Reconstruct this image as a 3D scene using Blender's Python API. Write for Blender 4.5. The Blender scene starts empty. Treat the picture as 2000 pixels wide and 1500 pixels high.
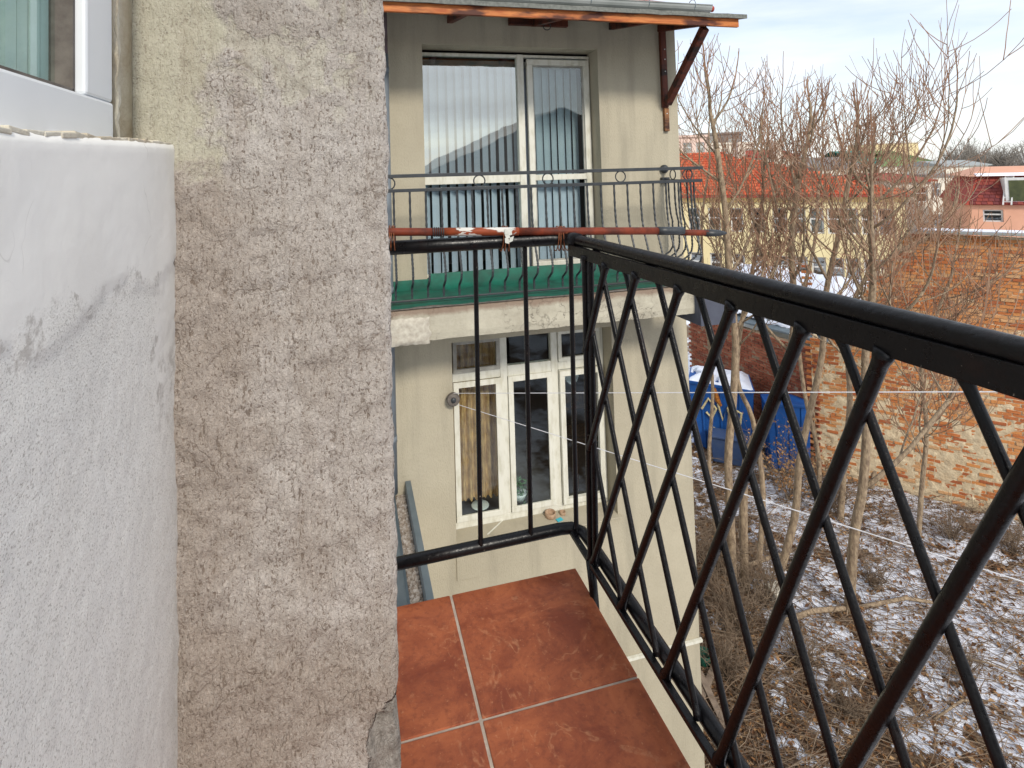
import bpy, bmesh, math, random
from mathutils import Vector, Matrix, noise
rnd = random.Random(7)
C = bpy.context.scene.collection
S = bpy.context.scene
rad = math.radians

# ---------------------------------------------------------------- camera (measured lens, level shift lens)
F, CX, CY, YAW, PITCH, ROLL = 1055.88, 945.23, 304.57, 0.242765, 0.0357715, -0.0282477
_f = Vector((math.sin(YAW)*math.cos(PITCH), math.cos(YAW)*math.cos(PITCH), math.sin(PITCH)))
_r0 = Vector((math.cos(YAW), -math.sin(YAW), 0)); _u0 = _r0.cross(_f)
_r = math.cos(ROLL)*_r0 + math.sin(ROLL)*_u0
_u = -math.sin(ROLL)*_r0 + math.cos(ROLL)*_u0
cd = bpy.data.cameras.new('camera'); cam = bpy.data.objects.new('camera', cd); C.objects.link(cam)
cam.matrix_world = Matrix(((_r.x, _u.x, -_f.x, 0), (_r.y, _u.y, -_f.y, 0), (_r.z, _u.z, -_f.z, 0), (0, 0, 0, 1)))
cd.sensor_fit = 'HORIZONTAL'; cd.sensor_width = 36; cd.lens = F*36/2000
cd.shift_x = (1000-CX)/2000; cd.shift_y = (CY-750)/2000
cd.clip_start = 0.02; cd.clip_end = 3000
S.camera = cam
def ray(x, y): return _r*((x-CX)/F) - _u*((y-CY)/F) + _f          # surveying help: a sight line of the photograph
def aY(x, y, Y): w = ray(x, y); return w*(Y/w.y)
def aX(x, y, X): w = ray(x, y); return w*(X/w.x)
def aZ(x, y, Z): w = ray(x, y); return w*(Z/w.z)

# ---------------------------------------------------------------- sky, sun, exposure
SUN_EL, SUN_AZ = rad(35), rad(173)          # azimuth from +Y clockwise: the sun stands behind the camera
W = bpy.data.worlds.new('World'); S.world = W; W.use_nodes = True
nt = W.node_tree; nt.nodes.clear()
def N(t, typ, **kw):
    n = t.nodes.new(typ)
    for k, v in kw.items():
        if k.startswith('i_'):
            key = k[2:]
            key = int(key) if key.isdigit() else key.replace('_', ' ')
            n.inputs[key].default_value = v
        else: setattr(n, k, v)
    return n
def L(t, a, b): t.links.new(a, b)
sky = N(nt, 'ShaderNodeTexSky', sky_type='NISHITA', sun_disc=False, sun_elevation=SUN_EL, sun_rotation=SUN_AZ, altitude=500, air_density=1.0, dust_density=1.2, ozone_density=1.2)
tc = N(nt, 'ShaderNodeTexCoord')
mp = N(nt, 'ShaderNodeMapping'); mp.inputs['Scale'].default_value = (1.2, 1.2, 7.0); L(nt, tc.outputs['Generated'], mp.inputs['Vector'])
nz = N(nt, 'ShaderNodeTexNoise', i_Scale=1.7, i_Detail=7.0, i_Roughness=0.56, i_Distortion=0.4); L(nt, mp.outputs[0], nz.inputs['Vector'])
cr = N(nt, 'ShaderNodeMapRange', i_1=0.30, i_2=0.70, i_3=0.42, i_4=1.0); L(nt, nz.outputs['Fac'], cr.inputs[0])
mx = N(nt, 'ShaderNodeMix', data_type='RGBA'); L(nt, cr.outputs[0], mx.inputs[0]); L(nt, sky.outputs[0], mx.inputs[6])
mx.inputs[7].default_value = (5.9, 6.1, 6.4, 1)
bg = N(nt, 'ShaderNodeBackground', i_Strength=0.135); L(nt, mx.outputs[2], bg.inputs[0])
wo = N(nt, 'ShaderNodeOutputWorld'); L(nt, bg.outputs[0], wo.inputs[0])
sd = bpy.data.lights.new('sun', 'SUN'); sd.energy = 2.0; sd.angle = rad(10); sd.color = (1.0, 0.93, 0.82)
sun = bpy.data.objects.new('sun', sd); C.objects.link(sun)
sv = Vector((math.sin(SUN_AZ)*math.cos(SUN_EL), math.cos(SUN_AZ)*math.cos(SUN_EL), math.sin(SUN_EL)))
sun.rotation_euler = sv.to_track_quat('Z', 'Y').to_euler()
S.view_settings.view_transform = 'Standard'; S.view_settings.look = 'None'
S.view_settings.exposure = 0.52; S.view_settings.gamma = 1.0; S.view_settings.use_curve_mapping = False

# ---------------------------------------------------------------- materials
def newmat(name):
    m = bpy.data.materials.new(name); m.use_nodes = True; t = m.node_tree; t.nodes.clear()
    o = N(t, 'ShaderNodeOutputMaterial'); p = N(t, 'ShaderNodeBsdfPrincipled'); L(t, p.outputs[0], o.inputs[0])
    p.inputs['Specular IOR Level'].default_value = 0.3
    return m, t, p, o
def coords(t, scale=(1, 1, 1), rot=(0, 0, 0)):
    c = N(t, 'ShaderNodeTexCoord'); m = N(t, 'ShaderNodeMapping'); m.inputs['Scale'].default_value = scale; m.inputs['Rotation'].default_value = rot
    L(t, c.outputs['Object'], m.inputs['Vector']); return m.outputs[0]
def noi(t, v, scale, detail=4, rough=.55, dist=0):
    n = N(t, 'ShaderNodeTexNoise', i_Scale=scale, i_Detail=detail, i_Roughness=rough, i_Distortion=dist); L(t, v, n.inputs['Vector']); return n.outputs['Fac']
def ramp(t, f, a, b, lo=0.0, hi=1.0):
    n = N(t, 'ShaderNodeMapRange', i_1=a, i_2=b, i_3=lo, i_4=hi); L(t, f, n.inputs[0]); return n.outputs[0]
def mixc(t, f, a, b, mode='MIX'):
    n = N(t, 'ShaderNodeMix', data_type='RGBA', blend_type=mode)
    if isinstance(f, float): n.inputs[0].default_value = f
    else: L(t, f, n.inputs[0])
    for i, c in ((6, a), (7, b)):
        if isinstance(c, tuple): n.inputs[i].default_value = (*c[:3], 1)
        else: L(t, c, n.inputs[i])
    return n.outputs[2]
def mth(t, op, a, b=None):
    n = N(t, 'ShaderNodeMath', operation=op)
    for i, c in ((0, a), (1, b)):
        if c is None: continue
        if isinstance(c, (float, int)): n.inputs[i].default_value = c
        else: L(t, c, n.inputs[i])
    return n.outputs[0]
def bump(t, p, h, strength=.5, dist=.01, prev=None):
    b = N(t, 'ShaderNodeBump', i_Strength=strength, i_Distance=dist); L(t, h, b.inputs['Height'])
    if prev is not None: L(t, prev, b.inputs['Normal'])
    L(t, b.outputs[0], p.inputs['Normal']); return b.outputs[0]
def simple(name, c1, c2=None, scale=6, rough=.7, bmp=.2, bscale=40, bdist=.003, metal=0, spec=.3, stretch=(1, 1, 1), lo=.35, hi=.65):
    m, t, p, o = newmat(name); v = coords(t, stretch)
    c2 = c2 or tuple(x*.75 for x in c1)
    L(t, mixc(t, ramp(t, noi(t, v, scale, 5, .6), lo, hi), c1, c2), p.inputs['Base Color'])
    p.inputs['Roughness'].default_value = rough; p.inputs['Metallic'].default_value = metal; p.inputs['Specular IOR Level'].default_value = spec
    if bmp: bump(t, p, noi(t, v, bscale, 4, .6), bmp, bdist)
    return m
def toned(name, cols, rough=.85, scale=30, bmp=.4):                # colour picked by the mesh attribute 'tone'
    m, t, p, o = newmat(name); v = coords(t)
    a = N(t, 'ShaderNodeAttribute', attribute_name='tone')
    r = N(t, 'ShaderNodeValToRGB'); e = r.color_ramp.elements
    while len(e) < len(cols): e.new(.5)
    for i, c in enumerate(cols): e[i].position = i/(len(cols)-1); e[i].color = (*c, 1)
    L(t, a.outputs['Fac'], r.inputs[0])
    n = noi(t, v, scale, 5, .65)
    L(t, mixc(t, ramp(t, n, .3, .7, 0, .45), r.outputs[0], tuple(sum(c[i] for c in cols)/len(cols)*.45 for i in range(3))), p.inputs['Base Color'])
    p.inputs['Roughness'].default_value = rough; bump(t, p, n, bmp, .01)
    return m

# rough thrown plaster of the pillar
def pillar_mat():
    m, t, p, o = newmat('pillar_plaster'); v = coords(t)
    fine = noi(t, v, 260, 3, .7); mid = noi(t, coords(t, (1, 1, .7), (0, rad(25), 0)), 210, 4, .7, .6); big = noi(t, v, 7, 5, .6, .5)
    vor = N(t, 'ShaderNodeTexVoronoi', i_Scale=120.0, i_Randomness=1.0); L(t, v, vor.inputs['Vector'])
    strk = noi(t, coords(t, (1, 1, .16), (0, rad(6), 0)), 150, 5, .7, 1.0)
    pits = ramp(t, mth(t, 'ADD', mth(t, 'MULTIPLY', mid, .6), mth(t, 'MULTIPLY', strk, .4)), .415, .465, 1.0, 0.0)
    sep = N(t, 'ShaderNodeSeparateXYZ'); c0 = N(t, 'ShaderNodeTexCoord'); L(t, c0.outputs['Object'], sep.inputs[0]); X, Z = sep.outputs[0], sep.outputs[2]
    wob = mth(t, 'MULTIPLY', mth(t, 'SUBTRACT', noi(t, v, 9, 6, .65), .5), .35)
    wob2 = mth(t, 'MULTIPLY', mth(t, 'SUBTRACT', noi(t, v, 5, 6, .7), .5), .5)
    col = mixc(t, ramp(t, big, .35, .65), (.45, .405, .365), (.56, .52, .485))
    # smooth greenish filler, upper left
    fil = mth(t, 'MULTIPLY', ramp(t, mth(t, 'ADD', X, wob), -.17, -.21), ramp(t, mth(t, 'ADD', Z, wob), -.02, .02))
    fil2 = mth(t, 'MULTIPLY', ramp(t, noi(t, v, 13, 4, .6, .6), .5, .56), ramp(t, mth(t, 'ADD', Z, wob), .08, .14))
    fill = mth(t, 'MAXIMUM', fil, mth(t, 'MULTIPLY', fil2, .55))
    col = mixc(t, fill, col, (.47, .45, .36))
    # brown weathering: left band, foot
    band = mth(t, 'MULTIPLY', ramp(t, mth(t, 'ADD', X, mth(t, 'MULTIPLY', wob2, .7)), -.12, -.21), ramp(t, mth(t, 'ADD', Z, wob), .05, -.03))
    foot = mth(t, 'MULTIPLY', ramp(t, mth(t, 'ADD', mth(t, 'ADD', Z, mth(t, 'MULTIPLY', X, .5)), wob2), -.62, -.78), ramp(t, mth(t, 'ADD', Z, mth(t, 'ADD', wob2, mth(t, 'MULTIPLY', X, -.6))), -.93, -.82, .25, 1))
    br = mth(t, 'MAXIMUM', mth(t, 'MULTIPLY', band, .5), mth(t, 'MULTIPLY', foot, .62))
    streak = ramp(t, noi(t, coords(t, (1, 1, .12)), 22, 5, .65), .50, .72, 0, .38)
    br = mth(t, 'MAXIMUM', br, streak)
    col = mixc(t, br, col, (.29, .225, .175))
    # a few meandering dark ridges left by the trowel
    cv = N(t, 'ShaderNodeTexVoronoi', feature='DISTANCE_TO_EDGE', i_Scale=5.0); mpv = N(t, 'ShaderNodeVectorMath', operation='ADD')
    nn = N(t, 'ShaderNodeTexNoise', i_Scale=8.0, i_Detail=4.0); L(t, v, nn.inputs['Vector']); sc = N(t, 'ShaderNodeVectorMath', operation='SCALE'); sc.inputs['Scale'].default_value = .5; L(t, nn.outputs['Color'], sc.inputs[0])
    L(t, v, mpv.inputs[0]); L(t, sc.outputs[0], mpv.inputs[1]); L(t, mpv.outputs[0], cv.inputs['Vector'])
    rid = mth(t, 'MULTIPLY', ramp(t, cv.outputs['Distance'], 0, .025, 1, 0), ramp(t, noi(t, v, 9, 5, .7), .49, .58))
    dark = mth(t, 'MULTIPLY', mth(t, 'MAXIMUM', mth(t, 'MULTIPLY', pits, .8), mth(t, 'MULTIPLY', rid, .6)), mth(t, 'SUBTRACT', 1.0, mth(t, 'MULTIPLY', fill, .55)))
    dark = mth(t, 'MULTIPLY', dark, 1.0)
    col = mixc(t, dark, col, (.17, .13, .10))
    col = mixc(t, ramp(t, fine, .55, .8, 0, .4), col, (.72, .68, .64)); col = mixc(t, ramp(t, noi(t, v, 330, 2, .6), .42, .30, 0, .55), col, (.16, .13, .11))
    chp = mth(t, 'MULTIPLY', ramp(t, mth(t, 'ADD', X, mth(t, 'MULTIPLY', wob, .25)), .012, .016), ramp(t, mth(t, 'ADD', mth(t, 'ADD', Z, mth(t, 'MULTIPLY', X, -1.1)), mth(t, 'MULTIPLY', wob2, .25)), -.868, -.874))
    col = mixc(t, mth(t, 'MULTIPLY', chp, .85), col, mixc(t, ramp(t, noi(t, v, 40, 5, .7), .4, .6), (.20, .185, .165), (.36, .34, .31)))
    L(t, col, p.inputs['Base Color']); p.inputs['Roughness'].default_value = .95; p.inputs['Specular IOR Level'].default_value = .1
    h = mth(t, 'ADD', mth(t, 'MULTIPLY', mid, 1.0), mth(t, 'ADD', mth(t, 'MULTIPLY', strk, .7), mth(t, 'MULTIPLY', fine, .25)))
    h = mth(t, 'MULTIPLY', mth(t, 'SUBTRACT', mth(t, 'SUBTRACT', h, mth(t, 'MULTIPLY', chp, 1.5)), mth(t, 'MULTIPLY', rid, .15)), mth(t, 'SUBTRACT', 1.0, mth(t, 'MULTIPLY', fill, .45)))
    bump(t, p, h, 1.0, .006)
    return m
def whitewall_mat():
    m, t, p, o = newmat('white_render'); v = coords(t)
    sep = N(t, 'ShaderNodeSeparateXYZ'); c0 = N(t, 'ShaderNodeTexCoord'); L(t, c0.outputs['Object'], sep.inputs[0]); Z = sep.outputs[2]; Y = sep.outputs[1]
    wob = mth(t, 'MULTIPLY', mth(t, 'SUBTRACT', noi(t, v, 11, 6, .7), .5), .16)
    low = ramp(t, mth(t, 'ADD', Z, wob), -.105, -.13)
    lft = ramp(t, mth(t, 'ADD', Y, wob), .84, .80)
    low = mth(t, 'MAXIMUM', mth(t, 'MULTIPLY', low, lft), mth(t, 'MULTIPLY', ramp(t, mth(t, 'ADD', Z, wob), -.2, -.35), .9))
    peb = noi(t, v, 400, 3, .7); spk = ramp(t, noi(t, v, 420, 3, .75), .55, .62); sml = noi(t, v, 30, 5, .6)
    col = mixc(t, ramp(t, noi(t, v, 5, 5, .6), .35, .65), (.77, .755, .715), (.83, .82, .785))
    col = mixc(t, mth(t, 'MULTIPLY', spk, mth(t, 'MULTIPLY', low, .85)), col, (.40, .38, .35))
    edge = mth(t, 'MULTIPLY', ramp(t, mth(t, 'ABSOLUTE', mth(t, 'SUBTRACT', low, .5)), .45, .2), ramp(t, noi(t, v, 45, 4, .7), .5, .62))
    col = mixc(t, mth(t, 'MULTIPLY', edge, .6), col, (.35, .32, .29))
    cv = N(t, 'ShaderNodeTexVoronoi', feature='DISTANCE_TO_EDGE', i_Scale=4.2); L(t, v, cv.inputs['Vector'])
    nn = N(t, 'ShaderNodeTexNoise', i_Scale=10.0, i_Detail=3.0); L(t, v, nn.inputs['Vector']); sc = N(t, 'ShaderNodeVectorMath', operation='SCALE'); sc.inputs['Scale'].default_value = .15; L(t, nn.outputs['Color'], sc.inputs[0])
    ad = N(t, 'ShaderNodeVectorMath', operation='ADD'); L(t, v, ad.inputs[0]); L(t, sc.outputs[0], ad.inputs[1]); L(t, ad.outputs[0], cv.inputs['Vector'])
    crk = mth(t, 'MULTIPLY', mth(t, 'MULTIPLY', ramp(t, cv.outputs['Distance'], 0, .004, 1, 0), ramp(t, noi(t, v, 9, 2), .5, .56)), mth(t, 'SUBTRACT', 1.0, low))
    col = mixc(t, mth(t, 'MULTIPLY', crk, .5), col, (.4, .37, .34))
    # brownish tint growing towards the pillar, over the full height
    col = mixc(t, ramp(t, mth(t, 'ADD', Y, wob), .86, .93, 0, .35), col, (.48, .46, .38))
    L(t, col, p.inputs['Base Color']); p.inputs['Roughness'].default_value = .9; p.inputs['Specular IOR Level'].default_value = .15
    h = mth(t, 'ADD', mth(t, 'MULTIPLY', mth(t, 'MULTIPLY', peb, low), 1.0), mth(t, 'ADD', mth(t, 'MULTIPLY', sml, .5), mth(t, 'MULTIPLY', low, -.4)))
    bump(t, p, h, .85, .0020)
    return m
def tile_mat():
    m, t, p, o = newmat('terracotta_tile'); v = coords(t)
    oi = N(t, 'ShaderNodeObjectInfo'); vm = N(t, 'ShaderNodeVectorMath', operation='ADD'); cmb = N(t, 'ShaderNodeCombineXYZ'); L(t, mth(t, 'MULTIPLY', oi.outputs['Random'], 20.0), cmb.inputs[0]); L(t, v, vm.inputs[0]); L(t, cmb.outputs[0], vm.inputs[1]); v = vm.outputs[0]
    a = noi(t, v, 9, 7, .68, .6); b = noi(t, v, 55, 5, .7); c = noi(t, v, 3.5, 4, .6, 1.5)
    col = mixc(t, ramp(t, a, .36, .64), (.20, .045, .018), (.37, .105, .040))
    col = mixc(t, ramp(t, b, .50, .68, 0, .5), col, (.13, .03, .015))
    vein = mth(t, 'MULTIPLY', ramp(t, mth(t, 'ABSOLUTE', mth(t, 'SUBTRACT', c, .5)), 0, .018, 1, 0), ramp(t, noi(t, v, 16, 6, .8), .47, .68))
    col = mixc(t, mth(t, 'MULTIPLY', vein, .6), col, (.60, .30, .15))
    col = mixc(t, ramp(t, noi(t, v, 90, 3, .7), .62, .75, 0, .5), col, (.55, .25, .12))
    L(t, col, p.inputs['Base Color'])
    L(t, ramp(t, a, .3, .7, .32, .55), p.inputs['Roughness']); p.inputs['Specular IOR Level'].default_value = .35
    bump(t, p, mth(t, 'ADD', a, mth(t, 'MULTIPLY', b, .4)), .3, .0035)
    return m
def blackpaint_mat():
    m, t, p, o = newmat('black_gloss_paint'); v = coords(t)
    n = noi(t, v, 60, 4, .6); ch = ramp(t, noi(t, v, 85, 4, .75), .70, .74)
    rst = mth(t, 'MULTIPLY', ramp(t, noi(t, v, 5, 3), .5, .62), ramp(t, noi(t, v, 38, 5, .7), .5, .62, 0, .5))
    col = mixc(t, rst, (.004, .004, .005), (.018, .007, .005))
    col = mixc(t, ch, col, (.35, .31, .26))
    L(t, col, p.inputs['Base Color']); L(t, ramp(t, n, .3, .7, .22, .45), p.inputs['Roughness']); p.inputs['Specular IOR Level'].default_value = .28
    bump(t, p, n, .5, .0025)
    return m
def wood_mat(name, a, b, c, rot=(0, 0, 0), st=(1, 8, 8)):
    m, t, p, o = newmat(name); v = coords(t, st, rot)
    g = noi(t, v, 5, 6, .6, .4); k = noi(t, coords(t, (1, 3, 3)), 2.3, 4, .6)
    col = mixc(t, ramp(t, g, .35, .65), a, b); col = mixc(t, ramp(t, k, .5, .62), col, c)
    L(t, col, p.inputs['Base Color']); p.inputs['Roughness'].default_value = .55; bump(t, p, g, .4, .004); return m
def glass_mat(name, refl=.35, tint=(.9, .95, .95), ior=1.5):
    m = bpy.data.materials.new(name); m.use_nodes = True; t = m.node_tree; t.nodes.clear()
    o = N(t, 'ShaderNodeOutputMaterial'); tr = N(t, 'ShaderNodeBsdfTransparent'); tr.inputs[0].default_value = (*tint, 1)
    g = N(t, 'ShaderNodeBsdfGlossy'); g.inputs['Roughness'].default_value = .015; g.inputs[0].default_value = (.95, .97, .93, 1)
    v = coords(t); b = N(t, 'ShaderNodeBump', i_Strength=.12, i_Distance=.01); L(t, noi(t, v, 2.5, 2, .4), b.inputs['Height']); L(t, b.outputs[0], g.inputs['Normal'])
    fr = N(t, 'ShaderNodeFresnel', i_IOR=ior); gm = N(t, 'ShaderNodeNewGeometry'); mm = mth(t, 'MULTIPLY', mth(t, 'MINIMUM', mth(t, 'ADD', fr.outputs[0], refl), 1.0), mth(t, 'SUBTRACT', 1.0, gm.outputs['Backfacing']))
    x = N(t, 'ShaderNodeMixShader'); L(t, mm, x.inputs[0]); L(t, tr.outputs[0], x.inputs[1]); L(t, g.outputs[0], x.inputs[2]); L(t, x.outputs[0], o.inputs[0]); return m

M = {}
M['pillar'] = pillar_mat(); M['white_wall'] = whitewall_mat(); M['tile'] = tile_mat(); M['black'] = blackpaint_mat()
M['grout'] = simple('grout', (.50, .42, .34), (.34, .28, .23), 20, .9, .4, 120)
M['concrete'] = simple('concrete', (.42, .40, .35), (.30, .28, .24), 5, .9, .4, 60)
M['pvc'] = simple('white_pvc', (.78, .80, .82), (.70, .73, .76), 3, .35, .08, 12, spec=.5)
M['putty'] = simple('putty', (.62, .59, .50), (.45, .38, .28), 14, .85, .7, 45, .006)
def stucco_facade():
    m, t, p, o = newmat('olive_stucco'); v = coords(t)
    g = noi(t, coords(t, (1, 1, .5)), 95, 3, .6); s = noi(t, v, 1.1, 5, .6); d = noi(t, coords(t, (1.6, 1, .18)), 3.5, 5, .6)
    col = mixc(t, ramp(t, s, .35, .65), (.455, .41, .31), (.385, .345, .26))
    col = mixc(t, ramp(t, d, .50, .75, 0, .5), col, (.24, .22, .17))
    col = mixc(t, ramp(t, g, .5, .75, 0, .35), col, (.30, .28, .21))
    L(t, col, p.inputs['Base Color']); p.inputs['Roughness'].default_value = .92; p.inputs['Specular IOR Level'].default_value = .1
    bump(t, p, g, .7, .006); return m
M['facade'] = stucco_facade()
def slabface():
    m, t, p, o = newmat('cracked_render'); v = coords(t)
    s = noi(t, v, 6, 6, .7); f = noi(t, v, 60, 4, .7)
    cv = N(t, 'ShaderNodeTexVoronoi', feature='DISTANCE_TO_EDGE', i_Scale=5.0); nn = N(t, 'ShaderNodeTexNoise', i_Scale=14.0, i_Detail=5.0); L(t, v, nn.inputs['Vector'])
    sc = N(t, 'ShaderNodeVectorMath', operation='SCALE'); sc.inputs['Scale'].default_value = .3; L(t, nn.outputs['Color'], sc.inputs[0])
    ad = N(t, 'ShaderNodeVectorMath', operation='ADD'); L(t, v, ad.inputs[0]); L(t, sc.outputs[0], ad.inputs[1]); L(t, ad.outputs[0], cv.inputs['Vector'])
    crk = mth(t, 'MULTIPLY', ramp(t, cv.outputs['Distance'], 0, .012, 1, 0), ramp(t, noi(t, v, 3, 2), .42, .55))
    sep = N(t, 'ShaderNodeSeparateXYZ'); c0 = N(t, 'ShaderNodeTexCoord'); L(t, c0.outputs['Object'], sep.inputs[0])
    top = ramp(t, mth(t, 'ADD', sep.outputs[2], mth(t, 'MULTIPLY', s, .08)), -1.02, -.985)
    col = mixc(t, ramp(t, s, .35, .65), (.47, .44, .35), (.36, .33, .26)); col = mixc(t, mth(t, 'MULTIPLY', crk, .7), col, (.16, .13, .10)); col = mixc(t, mth(t, 'MULTIPLY', top, .8), col, (.22, .15, .11))
    L(t, col, p.inputs['Base Color']); p.inputs['Roughness'].default_value = .95; bump(t, p, mth(t, 'SUBTRACT', mth(t, 'ADD', s, mth(t, 'MULTIPLY', f, .4)), crk), .7, .012); return m
M['slabface'] = slabface()
M['green_mat'] = simple('green_plastic_mat', (.008, .13, .085), (.014, .07, .05), 7, .6, .3, 30)
M['frame_white'] = simple('old_white_paint', (.66, .65, .57), (.50, .48, .38), 7, .55, .3, 30, stretch=(3, 1, 1), lo=.45, hi=.75)
M['frame_grey'] = simple('grey_weathered_paint', (.40, .39, .35), (.25, .24, .21), 7, .6, .3, 30)
M['glass'] = glass_mat('window_glass', .30); M['glass_dark'] = glass_mat('window_glass_clear', .02); M['glass_mid'] = glass_mat('screened_glass', .10, (.84, .90, .89), 1.3)
M['blind'] = simple('blind_fabric', (.56, .59, .66), (.48, .52, .60), 5, .9, .1, 60)
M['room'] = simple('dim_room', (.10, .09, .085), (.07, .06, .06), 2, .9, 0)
M['curtain'] = simple('brown_curtain', (.62, .38, .16), (.30, .16, .06), 26, .9, .3, 80, stretch=(1, 1, .35))
M['left_curtain'] = simple('pale_teal_curtain', (.80, .90, .88), (.68, .80, .78), 10, .9, .2, 60)
M['grey_curtain'] = simple('grey_green_curtain', (.34, .45, .43), (.24, .33, .32), 10, .9, .3, 30, stretch=(1, 1, .4))
M['curtain_white'] = simple('white_curtain', (.6, .62, .62), (.5, .52, .53), 10, .9, .2, 60)
M['iron'] = simple('dark_iron', (.022, .026, .03), (.035, .04, .045), 12, .45, .3, 50, spec=.5)
M['rust'] = simple('rusty_paint', (.20, .035, .013), (.07, .017, .010), 22, .65, .5, 60)
def polemat():
    m, t, p, o = newmat('peeling_white_on_rust'); v = coords(t, (.45, 1, 1))
    f = ramp(t, noi(t, v, 16, 5, .6, .5), .485, .505)
    col = mixc(t, f, (.60, .58, .54), mixc(t, ramp(t, noi(t, v, 40, 4), .4, .6), (.26, .05, .015), (.12, .03, .012)))
    L(t, col, p.inputs['Base Color']); p.inputs['Roughness'].default_value = .6; bump(t, p, mth(t, 'SUBTRACT', 1.0, f), .6, .002); return m
M['plank_wood'] = simple('grey_weathered_wood', (.26, .20, .15), (.16, .12, .09), 9, .9, .5, 60, stretch=(1, 1, 1))
M['pole'] = polemat()
M['patch'] = simple('patched_render', (.52, .49, .41), (.38, .34, .28), 30, .95, .6, 60)
M['wire'] = simple('copper_wire', (.35, .13, .06), (.12, .04, .02), 60, .5, 0, metal=.5)
M['galv'] = simple('zinc_sheet', (.14, .18, .205), (.20, .245, .27), 5, .45, .2, 20, metal=.35)
M['pipe'] = simple('grey_pipe', (.15, .175, .20), (.19, .215, .24), 6, .5, .2, 30)
M['pipe_brown'] = simple('brown_pipe', (.14, .10, .12), (.09, .06, .06), 6, .4, .1, 30)
M['gravel'] = toned('gravel_stones', [(.28, .22, .17), (.42, .36, .30), (.55, .50, .45)])
M['gravel_bed'] = simple('gravel_bed', (.33, .27, .22), (.2, .16, .13), 60, .95, .8, 90, .01)
M['fascia'] = wood_mat('varnished_fascia', (.55, .20, .055), (.36, .09, .022), (.075, .020, .010))
M['darkwood'] = wood_mat('dark_stained_wood', (.13, .030, .013), (.06, .014, .008), (.022, .010, .008), st=(8, 8, 1))
M['oldwood'] = wood_mat('worn_wood', (.33, .16, .06), (.16, .06, .025), (.05, .02, .012), st=(8, 8, 1))
M['felt'] = simple('roofing_felt', (.20, .21, .19), (.12, .125, .115), 40, .95, .5, 120)
M['gutter'] = simple('grey_green_gutter', (.33, .35, .34), (.26, .28, .27), 4, .5, .1, 20)
M['gutter_dark'] = simple('green_gutter_paint', (.02, .10, .07), (.02, .06, .05), 4, .5, .1, 20)
M['line'] = simple('white_cord', (.75, .74, .76), (.6, .6, .62), 30, .6, 0)
M['plastic_dark'] = simple('dusty_dark_plastic', (.10, .085, .075), (.17, .15, .13), 30, .7, .2, 60)
M['clay'] = simple('clay', (.30, .19, .12), (.42, .30, .2), 40, .8, .3, 80)
M['cyan'] = simple('cyan_plastic', (.05, .42, .5), (.04, .36, .44), 10, .5, 0)
M['ceramic'] = simple('white_ceramic', (.7, .72, .7), (.6, .62, .6), 10, .3, 0, spec=.5)
M['leafgreen'] = simple('house_plant_leaf', (.05, .13, .05), (.09, .17, .08), 20, .6, .2, 50)
M['greypanel'] = simple('slate_grey_panel', (.085, .095, .125), (.065, .07, .095), 6, .6, .2, 50)
M['bark'] = simple('pale_bark', (.43, .33, .22), (.20, .145, .10), 22, .9, 1.0, 60, .02, stretch=(1, 1, .4))
M['twig'] = simple('reddish_twig', (.36, .235, .155), (.23, .12, .075), 3, .85, 0)
M['twig_grey'] = simple('grey_brown_twig', (.23, .175, .125), (.13, .09, .06), 5, .9, 0)
M['bank_twig'] = simple('distant_twig', (.22, .20, .17), (.16, .14, .12), 2, .9, 0)
M['leaf_dry'] = toned('dry_leaf', [(.10, .045, .022), (.24, .11, .045), (.36, .20, .09), (.50, .33, .17)], scale=12, bmp=.1)
M['stick'] = toned('dead_stick', [(.12, .075, .05), (.24, .17, .115), (.36, .28, .2)], scale=12, bmp=.1)
M['brick'] = toned('old_brick', [(.38, .10, .04), (.58, .19, .06), (.70, .30, .10), (.66, .42, .22)], scale=22, bmp=.8)
M['brick_dark'] = toned('shed_brick', [(.22, .06, .035), (.33, .09, .045), (.42, .15, .08)], scale=22, bmp=.8)
M['mortar'] = simple('pale_lime_mortar', (.72, .60, .41), (.54, .42, .27), 7, .95, .9, 24, .02)
M['mortar_dark'] = simple('dirty_mortar', (.36, .25, .16), (.25, .17, .11), 7, .95, .9, 24, .02)
M['blue'] = simple('blue_sheet_metal', (.015, .10, .36), (.012, .07, .26), 3, .5, .2, 12)
M['blue_dark'] = simple('grimy_blue_metal', (.03, .06, .15), (.05, .08, .16), 4, .6, .2, 12)
M['graffiti'] = simple('cream_spray_paint', (.62, .55, .33), (.5, .42, .22), 20, .8, 0)
M['orange_paint'] = simple('orange_spray_paint', (.45, .16, .02), (.18, .07, .02), 18, .8, 0)
M['snow'] = simple('snow', (.80, .84, .93), (.74, .79, .90), 4, .7, .5, 10, .03)
M['yellow'] = simple('pale_yellow_render', (.72, .62, .36), (.66, .55, .30), .7, .9, .1, 10)
M['yellow_trim'] = simple('ochre_cornice', (.62, .44, .18), (.55, .38, .15), .7, .9, .1, 10)
M['cream'] = simple('cream_render', (.66, .62, .52), (.58, .54, .46), .5, .9, .1, 10)
M['pinkish'] = simple('salmon_render', (.66, .36, .25), (.60, .32, .22), .6, .9, .1, 10)
M['salmon_pale'] = simple('pale_salmon_render', (.66, .50, .42), (.6, .45, .38), .6, .9, .1, 10)
M['redtile'] = toned('red_roof_tile', [(.42, .065, .028), (.54, .10, .04), (.60, .16, .07)], scale=5, bmp=.1)
M['redroof'] = simple('red_roof_sheet', (.36, .06, .035), (.22, .04, .03), 1.5, .8, .2, 10)
M['maroon'] = toned('maroon_shingle', [(.12, .03, .035), (.2, .045, .04), (.3, .06, .04)], scale=5, bmp=.1)
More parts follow.
